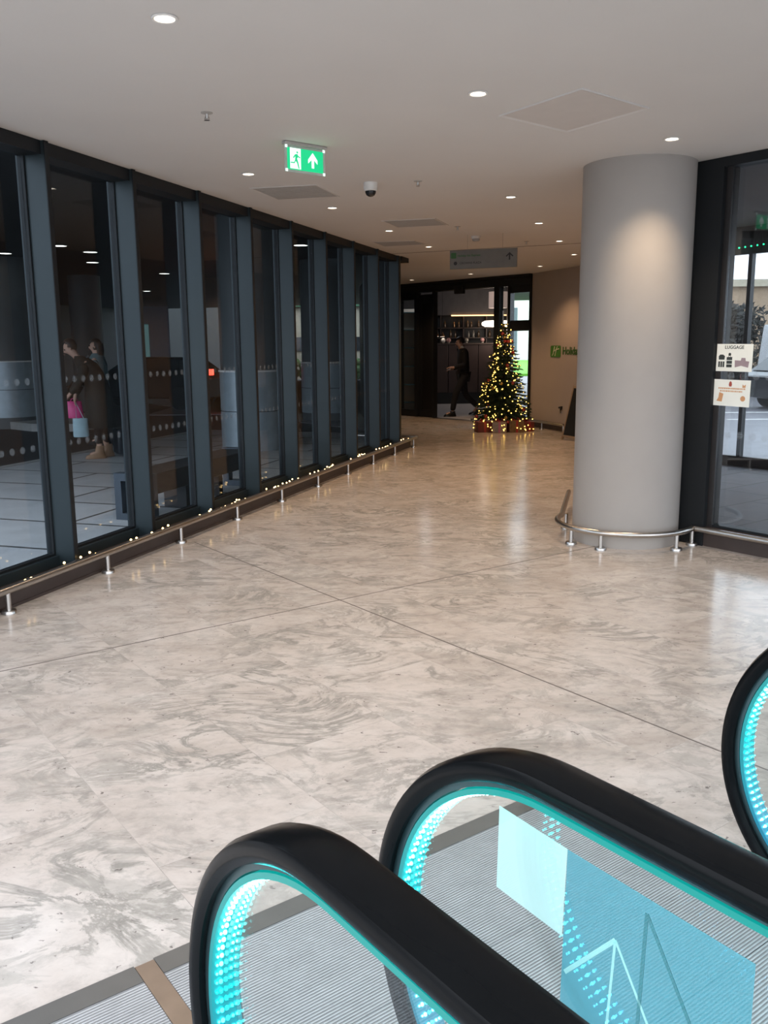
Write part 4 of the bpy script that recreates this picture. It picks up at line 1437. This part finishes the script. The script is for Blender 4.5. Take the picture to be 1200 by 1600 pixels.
# cars
def car(label, Mx, paint, lit=False, van=False):
    t = thing('car', label, 'car', Mx)
    if van:
        prof = [(-2.3, 0.3), (-2.35, 1.0), (-2.3, 2.2), (1.2, 2.3), (1.6, 1.6), (2.3, 1.15), (2.35, 0.35)]
    else:
        prof = [(-2.1, 0.3), (-2.15, 0.85), (-1.95, 0.95), (-1.35, 1.4), (0.25, 1.43), (0.95, 0.98), (1.95, 0.82), (2.1, 0.6), (2.08, 0.3)]
    n = len(prof)
    mb = MB()
    top = max(z for x, z in prof)
    vs_ = []
    for sg in (-1, 1):
        for x, z in prof:
            w = 0.86 - (0.16 * max(0, (z - 0.9)) / max(0.1, top - 0.9) if z > 0.9 else 0)
            vs_.append((x, sg * w, z))
    fs = [tuple(range(n - 1, -1, -1)), tuple(range(n, 2 * n))] + [(i, (i + 1) % n, n + (i + 1) % n, n + i) for i in range(n)]
    mb.add(vs_, fs).build('body', paint, t, bevel=0.05)
    gm = MB()
    if van:
        gm.box(0.9, 1.45, -0.80, 0.80, 1.35, 1.95)
    else:
        for sg in (-1, 1):
            gm.add([(-1.3, sg * 0.86, 0.97), (0.75, sg * 0.86, 0.97), (0.2, sg * 0.745, 1.36), (-1.25, sg * 0.745, 1.36)], [(0, 1, 2, 3)])
            gm.add([(-1.3, sg * 0.85, 0.96), (0.75, sg * 0.85, 0.96), (0.2, sg * 0.735, 1.36), (-1.25, sg * 0.735, 1.36)], [(3, 2, 1, 0)])
        gm.add([(0.3, -0.66, 1.41), (0.3, 0.66, 1.41), (0.93, 0.74, 1.03), (0.93, -0.74, 1.03)], [(0, 1, 2, 3)])
        gm.add([(-1.41, -0.66, 1.38), (-1.41, 0.66, 1.38), (-1.93, 0.72, 0.99), (-1.93, -0.72, 0.99)], [(3, 2, 1, 0)])
    gm.build('windows', M['car_glass'], t, smooth=False, fix=False)
    for x in (-1.3, 1.35):
        for sg in (-1, 1):
            T = Matrix.Translation((x, sg * 0.80, 0.32)) @ Matrix.Rotation(PI / 2, 4, 'X')
            w = MB().lathe([(0.2, -0.1), (0.32, -0.09), (0.33, 0), (0.32, 0.09), (0.2, 0.1)], 24, T).build('wheel', M['tyre'], t)
    for sg in (-1, 1):
        zt = 1.02 if lit else 0.8 if not van else 1.25
        MB().box(-2.2, -1.95, sg * 0.68 - 0.08, sg * 0.68 + 0.08, zt - 0.08, zt + 0.08).build('tail_lamp', M['tail'] if lit else M['tail_off'], t, bevel=0.01)
    return t


car('dark car outside with a glowing red tail lamp, seen through the fourth pane', TR(-6.63, 25.5, -0.14, math.radians(168)), M['car_matt'], True)

# far daylight end on the left
t = thing('far_building', 'cream building with green fascia seen in the bright slot between the far fins', 'building', TR(-2.5, 46))
MB().box(-4.5, 3.2, 0, 4, -0.14, 3.5).build('cream_wall', M['cream'], t, smooth=False)
MB().box(-4.5, 3.2, -0.4, 0, 3.5, 4.35).build('green_fascia', M['green_fascia'], t, smooth=False)
MB().box(-4.5, 3.2, 0, 4, 4.35, 8).build('upper_cladding', M['grey_clad'], t, smooth=False)
for x in (-3.5, -2.0, 1.0, 1.9):
    MB().box(x, x + 0.5, -0.05, 0.02, 1.3, 2.0).build('window', M['car_glass'], t, smooth=False)
hd = MB()
rr = random.Random(4)
for k in range(90):
    hd.ball((rr.uniform(-4.5, 3), rr.uniform(-0.3, 0.3), rr.uniform(0.1, 0.85)), rr.uniform(0.15, 0.28), nu=7, nv=5)
tag(hd.build('hedge', M['leaf'], Mx=TR(-2.5, 44.5, -0.1)), 'low green hedge in front of the cream building far outside', 'hedge')
struct(MB().box(-6, 1.2, 22.5, 44, -0.14, -0.12).build('ground_wet_road', M['road_wet'], smooth=False))
t = thing('lit_kiosk', 'pale teal lit building front far outside in the third pane', 'building', TR(-9.2, 36, -0.14, 0.25))
MB().box(-0.7, 0.7, 0, 1.5, 0, 3.3).build('wall', M['grey_clad'], t, smooth=False)
MB().box(-0.5, -0.1, -0.02, 0.02, 0.6, 2.6).build('window', emit('teal_window', (0.35, 0.75, 0.75), 0.2), t, smooth=False)

# outside, right: vestibule and street
struct(MB().prism([(6.14, -6), (10.4, -6), (10.4, 7.2), (6.14, 4.3)], -0.13, -0.003).build('vestibule_paving', slab_mat('porch_slabs', (0.12, 0.12, 0.135), (0.16, 0.16, 0.175), (0.07, 0.07, 0.07), 0.9, 0.6, rough=0.85), Mx=FQ, smooth=False))
struct(MB().prism([(6.16, -3), (10.6, -3), (10.6, 7.2), (6.16, 4.3)], 2.95, 3.2).build('vestibule_soffit', M['bar_wall'], Mx=FQ, smooth=False))
vf = structroot('window_30', FQ)
MB().box(10.3, 10.38, -6, 7.1, 0, 0.13).box(10.3, 10.38, -6, 7.1, 2.62, 2.95).build('beams', M['vest_frame'], vf, smooth=False)
for q in (6.30, 4.3, 2.3):
    MB().box(10.30, 10.38, q, q + 0.05, 0, 2.95).build('post', M['vest_frame'], vf, smooth=False)
MB().box(10.30, 10.36, 6.62, 6.67, 0, 2.95).build('slim_post', M['vest_frame'], vf, smooth=False)
MB().box(10.33, 10.336, -6, 6.6, 0.13, 2.62).build('glass', M['glass_clear'], vf, smooth=False)
gb = thing('green_reflection_string', 'added string of glowing green dots imitating a reflection across the top of the right window', 'lights', FQ)  # added glowing dots on a wire in place of a reflection in the glass
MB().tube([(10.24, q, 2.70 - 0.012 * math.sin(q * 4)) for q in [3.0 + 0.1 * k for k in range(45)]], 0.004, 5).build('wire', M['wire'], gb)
glm = MB().ball((0, 0, 0), (0.010, 0.010, 0.010), nu=8, nv=6).mesh('reflection_dot', M['green_reflection'])
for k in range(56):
    o = bpy.data.objects.new('reflection_dot', glm)
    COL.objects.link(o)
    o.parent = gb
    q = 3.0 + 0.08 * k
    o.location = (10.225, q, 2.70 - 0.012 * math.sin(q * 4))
struct(MB().box(10.4, 60, -30, 40, -0.139, -0.12).build('street_road', M['road_wet'], Mx=FQ, smooth=False))
for k, (y, x0, x1) in enumerate(((19.5, 7.6, 12), (21.5, 7.6, 14))):
    struct(MB().box(x0, x1, y, y + 0.16, -0.12, -0.115).build('road_marking_%d' % (k + 1), M['line'], smooth=False))
t = thing('street_building', 'low tan stone building across the street behind the dark shrubs', 'building', TR(18, 46, -0.14, 0.0))
MB().box(-7, 14, 0, 8, 0, 4.75).build('stone_wall', M['tan'], t, smooth=False)
MB().box(-7, 14, -0.3, 8, 4.45, 4.8).build('parapet', M['cream'], t, smooth=False)
rr = random.Random(6)
for b_ in range(6):
    hd = MB()
    for k in range(4200):
        c_ = Vector((max(-1.15, min(1.15, rr.gauss(0, 0.6))), rr.gauss(0, 0.3), rr.uniform(0.2, 2.8)))
        d_ = Vector((rr.uniform(-1, 1), rr.uniform(-1, 1), rr.uniform(-0.6, 1))).normalized()
        e_ = d_.orthogonal().normalized()
        ln = rr.uniform(0.12, 0.30)
        hd.add([c_, c_ + d_ * ln * 0.5 + e_ * ln * 0.28, c_ + d_ * ln, c_ + d_ * ln * 0.5 - e_ * ln * 0.28], [(0, 1, 2, 3)])
    q = thing('street_shrub', ['dark bare shrub by the street, first beside the black post', 'dark bare shrub by the street, second from the black post', 'dark bare shrub by the street, third from the black post',
                               'dark bare shrub by the street, fourth from the black post', 'dark bare shrub by the street, fifth from the black post', 'dark bare shrub by the street, sixth from the black post'][b_],
              'shrub', TR(10.8 + b_ * 3.0, 28.5, -0.14))
    hd.build('foliage', M['dark_leaf'], q, smooth=False, fix=False)
    MB().tube([(0, 0, 0), (0.05, 0, 0.8), (-0.05, 0, 1.6)], [0.06, 0.045, 0.02], 7).build('stem', M['trunk'], q)
car('white van parked in front of the shrubs across the street', TR(13.6, 26.2, -0.14, 0.1), M['car_white'], False, True)
car('dark car across the street in front of the white van', TR(11.6, 22.9, -0.14, 0.15), M['car_dark'], False)
# behind the right pane of the hotel door: lawn and pale building
struct(MB().box(3.0, 30, 48, 90, -0.13, 0.0).build('ground_lawn', M['grass'], smooth=False))
struct(MB().box(1.5, 12, 26, 48, -0.139, -0.125).build('ground_path', M['road_wet'], smooth=False))
t = thing('pale_building', 'pale building beyond the lawn seen past the christmas tree', 'building', TR(14, 92, 0))
MB().box(-9, 12, 0, 6, -0.1, 7.5).build('wall', M['white'], t, smooth=False)
for x in (-5.2, -3.2, -1.2):
    MB().box(x, x + 0.9, -0.1, 0.05, 0.8, 5.2).build('window', M['grey_clad'], t, smooth=False)


# ------------------------------------------------------------------ people
def skin_obj(name, nodes, edges, root, m, parent, sub=2):
    keys = list(nodes)
    me = bpy.data.meshes.new(name)
    me.from_pydata([nodes[k][0] for k in keys], [(keys.index(a_), keys.index(b_)) for a_, b_ in edges], [])
    o = bpy.data.objects.new(name, me)
    COL.objects.link(o)
    o.parent = parent
    me.materials.append(m)
    o.modifiers.new('skin', 'SKIN').use_smooth_shade = True
    sv = me.skin_vertices[0].data
    for i, k in enumerate(keys):
        r = nodes[k][1]
        sv[i].radius = (r, r) if not isinstance(r, tuple) else r
        sv[i].use_root = (k == root)
    s_ = o.modifiers.new('subsurf', 'SUBSURF')
    s_.levels = sub
    s_.render_levels = sub
    return o


def chain(nodes, edges, prev, names, pts, rs):
    for nm, p_, r in zip(names, pts, rs):
        nodes[nm] = (p_, r)
        edges.append((prev, nm))
        prev = nm


def person(label, Mx, J, hair, long_hair=False):
    """J: joints in metres, x forward, y to the person's left, z up"""
    t = thing('person', label, 'person', Mx)
    n, e = {}, []
    n['pelvis'] = (J['pelvis'], 0.105)
    chain(n, e, 'pelvis', ['spine', 'chest', 'neck', 'head', 'crown'], [J['spine'], J['chest'], J['neck'], J['head'], J['crown']], [0.095, 0.10, 0.048, 0.078, 0.066])
    hd = Vector(J['head'])
    fd = Vector(J.get('face', (1, 0, 0))).normalized()
    chain(n, e, 'head', ['nose'], [tuple(hd + fd * 0.093 + Vector((0, 0, -0.012)))], [0.012])
    for s_ in 'LR':
        chain(n, e, 'chest', ['sh' + s_, 'el' + s_, 'wr' + s_, 'pa' + s_], [J['sh' + s_], J['el' + s_], J['wr' + s_], J['pa' + s_]], [0.045, 0.036, 0.026, 0.03])
        pa, wr = Vector(J['pa' + s_]), Vector(J['wr' + s_])
        d = (pa - wr).normalized()
        sd = d.cross(Vector((0, 0, 1)))
        sd = sd.normalized() if sd.length > 0.2 else Vector((0, 1, 0))
        dn = sd.cross(d)
        if dn.z > 0:
            dn = -dn
        for k in range(4):
            o_ = sd * (k - 1.5) * 0.02
            ln = (0.032, 0.037, 0.035, 0.028)[k]
            q0 = pa + d * 0.032 + o_
            q1 = q0 + d * ln * 0.9 + dn * 0.008
            q2 = q1 + d * ln * 0.5 + dn * ln * 0.6
            chain(n, e, 'pa' + s_, ['f%d%s%d' % (k, s_, i) for i in range(3)], [tuple(q0), tuple(q1), tuple(q2)], [0.0095, 0.0085, 0.0075])
        q0 = pa - sd * 0.035 - d * 0.005
        q1 = q0 - sd * 0.015 + d * 0.028 + dn * 0.008
        chain(n, e, 'pa' + s_, ['th%s0' % s_, 'th%s1' % s_], [tuple(q0), tuple(q1)], [0.011, 0.009])
        chain(n, e, 'pelvis', ['hi' + s_, 'kn' + s_, 'an' + s_, 'to' + s_], [J['hi' + s_], J['kn' + s_], J['an' + s_], J['to' + s_]], [0.088, 0.056, 0.038, 0.03])
    skin_obj('body', n, e, 'pelvis', M['skin'], t)
    rt = fd.cross(Vector((0, 0, 1))).normalized()
    for sg in (-1, 1):
        MB().ball(hd + fd * 0.074 + rt * sg * 0.03 + Vector((0, 0, 0.018)), 0.011, nu=8, nv=6).build('eye', M['eye'], t)
        MB().ball(hd + rt * sg * 0.082 + Vector((0, 0, 0.0)) - fd * 0.005, (0.014, 0.014, 0.026), nu=8, nv=6).build('ear', M['skin'], t)
    MB().ball(hd + fd * 0.083 + Vector((0, 0, -0.045)), (0.016, 0.020, 0.006), nu=8, nv=6).build('mouth', M['lip'], t)
    hb = MB()
    up = (Vector(J['crown']) - hd).normalized()
    cen = hd + up * 0.035 - fd * 0.018
    hb.ball(cen, (0.098, 0.096, 0.105), nu=20, nv=14)
    keep = []
    for f_ in hb.f:
        c = sum((hb.v[i] for i in f_), Vector()) / len(f_) - cen
        if not (c.dot(fd) > 0.035 and c.z < 0.055) and not (c.z < -0.055 and not long_hair):
            keep.append(f_)
    hb.f = keep
    hb.mi = [0] * len(keep)
    if long_hair:
        for k in range(9):
            an = -1.1 + 2.2 * k / 8
            off = -fd * 0.085 * math.cos(an) + rt * 0.09 * math.sin(an)
            hb.tube([cen + off + Vector((0, 0, 0.02)), cen + off * 1.12 + Vector((0, 0, -0.09)), cen + off * 1.05 + Vector((0, 0, -0.20))], [0.028, 0.03, 0.014], 8)
    ho = hb.build('hair', M[hair], t, fix=False)
    so = ho.modifiers.new('solid', 'SOLIDIFY')
    so.thickness = 0.012
    return t


def garment(t, name, nodes, edges, root, m):
    return skin_obj(name, nodes, edges, root, m, t)


def shoe(t, J, s_, m, boot=0.0):
    an, to = Vector(J['an' + s_]), Vector(J['to' + s_])
    d = (to - an)
    d.z = 0
    ang = math.atan2(d.y, d.x)
    z0 = min(an.z, to.z) - 0.055
    mb = MB().loft([(0.055, 0, 0.0, 0.145, 0.046), (0.055, 0, 0.02, 0.145, 0.047), (0.05, 0, 0.05, 0.13, 0.043), (0.0, 0, 0.09, 0.066, 0.043), (-0.01, 0, 0.12 + boot, 0.055, 0.05)], n=18)
    mb.build('shoe' if not boot else 'ankle_boot', m, t, Matrix.Translation((an.x, an.y, z0)) @ Matrix.Rotation(ang, 4, 'Z'))


# woman bending forward over her bags
J = dict(pelvis=(0.0, 0, 0.95), spine=(0.05, 0, 1.14), chest=(0.15, 0, 1.32), neck=(0.27, 0, 1.45), head=(0.35, 0, 1.55), crown=(0.38, 0, 1.65), face=(0.9, 0.1, -0.45),
         shL=(0.15, 0.17, 1.35), elL=(0.24, 0.22, 1.10), wrL=(0.38, 0.14, 0.93), paL=(0.43, 0.12, 0.87),
         shR=(0.15, -0.17, 1.35), elR=(0.22, -0.22, 1.09), wrR=(0.32, -0.16, 0.90), paR=(0.33, -0.15, 0.83),
         hiL=(0.0, 0.09, 0.88), knL=(0.03, 0.10, 0.5), anL=(0.04, 0.10, 0.09), toL=(0.18, 0.12, 0.06),
         hiR=(0.0, -0.09, 0.88), knR=(0.0, -0.10, 0.5), anR=(-0.08, -0.10, 0.09), toR=(0.06, -0.11, 0.06))
face_left = math.atan2(-0.31, -0.95)
wT = TR(-4.05, 12.72, -0.003, face_left)
t = person('person in a dark olive coat bending forward outside, holding a pink bag, tan boots', wT, J, 'hair_brown')
ct = MB().loft([(0.0, 0, 0.44, 0.22, 0.25), (0.0, 0, 0.62, 0.205, 0.235), (0.0, 0, 0.90, 0.19, 0.215), (0.02, 0, 1.06, 0.165, 0.19), (0.08, 0, 1.22, 0.165, 0.21), (0.14, 0, 1.34, 0.15, 0.21), (0.20, 0, 1.42, 0.10, 0.13), (0.24, 0, 1.45, 0.065, 0.07)], n=28)
ct.build('coat', M['coat_olive'], t)
for s_ in 'LR':
    n, e = {'a': (J['sh' + s_], 0.085)}, []
    chain(n, e, 'a', ['b', 'c'], [J['el' + s_], J['wr' + s_]], [0.068, 0.05])
    garment(t, 'coat_sleeve', n, e, 'a', M['coat_olive'])
    n, e = {'a': (J['hi' + s_], 0.10)}, []
    chain(n, e, 'a', ['b', 'c'], [J['kn' + s_], tuple(Vector(J['an' + s_]) + Vector((0, 0, 0.10)))], [0.07, 0.055])
    garment(t, 'trouser_leg', n, e, 'a', M['cloth_black'])
    shoe(t, J, s_, M['boot_tan'], 0.06)
MB().tube([(0.10, 0.10, 1.46), (0.26, -0.02, 1.28), (0.24, -0.12, 1.05), (0.10, -0.225, 0.95)], 0.012, 8).build('bag_strap', M['concrete'], t)
q = thing('handbag', 'bright pink bag held by the bending person outside', 'bag', wT @ Matrix.Translation((0.34, -0.19, 0.57)))
MB().loft([(0, 0, 0, 0.11, 0.05), (0, 0, 0.03, 0.115, 0.055), (0, 0, 0.22, 0.10, 0.03), (0, 0, 0.24, 0.095, 0.015)], n=16).build('bag_body', M['pink_bag'], q)
MB().tube([(-0.05, 0, 0.23), (-0.04, 0.02, 0.27), (0.0, 0.03, 0.285), (0.04, 0.02, 0.27), (0.05, 0, 0.23)], 0.006, 8).build('handle', M['pink_bag'], q)
q = thing('carrier_bag', 'pale blue carrier bag standing on the dark suitcase-side of the bending person', 'bag', wT @ Matrix.Translation((0.27, 0.30, 0.34)))
q['label'] = 'pale blue carrier bag hanging just below the pink bag'
MB().loft([(0, 0, 0, 0.10, 0.05), (0, 0, 0.02, 0.105, 0.055), (0, 0, 0.26, 0.10, 0.04)], n=14).build('bag_body', M['blue_bag'], q)
MB().tube([(-0.05, 0, 0.25), (0.05, -0.12, 0.48), (0.05, 0, 0.25)], 0.005, 6).build('handle', M['blue_bag'], q)

J2 = dict(pelvis=(0.0, 0, 0.93), spine=(0.0, 0, 1.12), chest=(0.0, 0, 1.32), neck=(0.01, 0, 1.47), head=(0.03, 0, 1.575), crown=(0.02, 0, 1.665), face=(1, 0.25, 0),
          shL=(0.0, 0.17, 1.38), elL=(-0.03, 0.22, 1.12), wrL=(0.05, 0.2, 0.9), paL=(0.08, 0.2, 0.83),
          shR=(0.0, -0.17, 1.38), elR=(-0.05, -0.22, 1.12), wrR=(0.02, -0.22, 0.88), paR=(0.04, -0.22, 0.81),
          hiL=(0.0, 0.09, 0.87), knL=(0.01, 0.10, 0.48), anL=(0.0, 0.10, 0.08), toL=(0.14, 0.11, 0.055),
          hiR=(0.0, -0.09, 0.87), knR=(0.01, -0.10, 0.48), anR=(-0.02, -0.10, 0.08), toR=(0.12, -0.11, 0.055))
t = person('person with dark hair in a grey teal coat standing behind the bending one', TR(-4.62, 14.55, -0.003, face_left - 0.3), J2, 'hair_dark', True)
MB().loft([(0.0, 0, 0.50, 0.20, 0.24), (0.0, 0, 0.85, 0.18, 0.215), (0.0, 0, 1.08, 0.15, 0.185), (0.0, 0, 1.30, 0.15, 0.21), (0.0, 0, 1.40, 0.12, 0.17), (0.0, 0, 1.475, 0.07, 0.075)], n=26).build('coat', M['coat_teal'], t)
for s_ in 'LR':
    n, e = {'a': (J2['sh' + s_], 0.08)}, []
    chain(n, e, 'a', ['b', 'c'], [J2['el' + s_], J2['wr' + s_]], [0.065, 0.048])
    garment(t, 'coat_sleeve', n, e, 'a', M['coat_teal'])
    n, e = {'a': (J2['hi' + s_], 0.10)}, []
    chain(n, e, 'a', ['b', 'c'], [J2['kn' + s_], tuple(Vector(J2['an' + s_]) + Vector((0, 0, 0.05)))], [0.068, 0.05])
    garment(t, 'trouser_leg', n, e, 'a', M['cloth_navy'])
    shoe(t, J2, s_, M['cloth_black'])
t = thing('suitcase', 'small black wheeled suitcase on the paving behind the bending person', 'suitcase', TR(-3.84, 13.0, -0.003, face_left + 0.2))
MB().box(-0.10, 0.10, -0.16, 0.16, 0.03, 0.40).build('shell', M['case'], t, bevel=0.02)
MB().tube([(-0.09, -0.1, 0.38), (-0.1, -0.1, 0.62), (-0.1, 0.1, 0.62), (-0.09, 0.1, 0.38)], 0.008, 8).build('pull_handle', M['guide'], t)
for y in (-0.12, 0.12):
    MB().lathe([(0.03, -0.012), (0.03, 0.012)], 14, Matrix.Translation((-0.07, y, 0.03)) @ Matrix.Rotation(PI / 2, 4, 'X')).build('wheel', M['tyre'], t)

# man walking past the hotel door
J3 = dict(pelvis=(0.0, 0, 0.93), spine=(0.01, 0, 1.14), chest=(0.03, 0, 1.36), neck=(0.06, 0, 1.50), head=(0.10, 0, 1.60), crown=(0.10, 0, 1.69), face=(1, 0.1, -0.25),
          shL=(0.03, 0.19, 1.42), elL=(0.02, 0.23, 1.13), wrL=(0.26, 0.17, 1.07), paL=(0.33, 0.15, 1.07),
          shR=(0.03, -0.19, 1.42), elR=(-0.04, -0.24, 1.13), wrR=(0.20, -0.2, 1.03), paR=(0.27, -0.18, 1.02),
          hiL=(0.0, 0.09, 0.88), knL=(0.20, 0.10, 0.50), anL=(0.27, 0.10, 0.08), toL=(0.42, 0.11, 0.055),
          hiR=(0.0, -0.09, 0.88), knR=(-0.06, -0.10, 0.48), anR=(-0.35, -0.10, 0.17), toR=(-0.25, -0.11, 0.07))
mT = TR(1.78, 19.75, -0.002, math.pi + 0.15)
t = person('person in a black suit walking past the open hotel doorway, forearms raised', mT, J3, 'hair_dark')
n, e = {'p': ((0, 0, 0.84), 0.16)}, []
chain(n, e, 'p', ['s', 'c', 'k'], [J3['spine'], J3['chest'], (0.05, 0, 1.47)], [0.145, 0.155, 0.075])
for s_ in 'LR':
    chain(n, e, 'c', ['sh' + s_, 'el' + s_, 'wr' + s_], [J3['sh' + s_], J3['el' + s_], J3['wr' + s_]], [0.082, 0.062, 0.045])
garment(t, 'suit_jacket', n, e, 'p', M['cloth_black'])
n, e = {'p': (J3['pelvis'], 0.13)}, []
for s_ in 'LR':
    chain(n, e, 'p', ['hi' + s_, 'kn' + s_, 'an' + s_], [J3['hi' + s_], J3['kn' + s_], tuple(Vector(J3['an' + s_]) + Vector((0, 0, 0.03)))], [0.105, 0.078, 0.062])
    shoe(t, J3, s_, M['black'])
garment(t, 'trousers', n, e, 'p', M['cloth_black'])
MB().loft([(0.045, 0, 1.485, 0.075, 0.075), (0.055, 0, 1.53, 0.062, 0.062)], n=18).build('shirt_collar', M['shirt'], t)
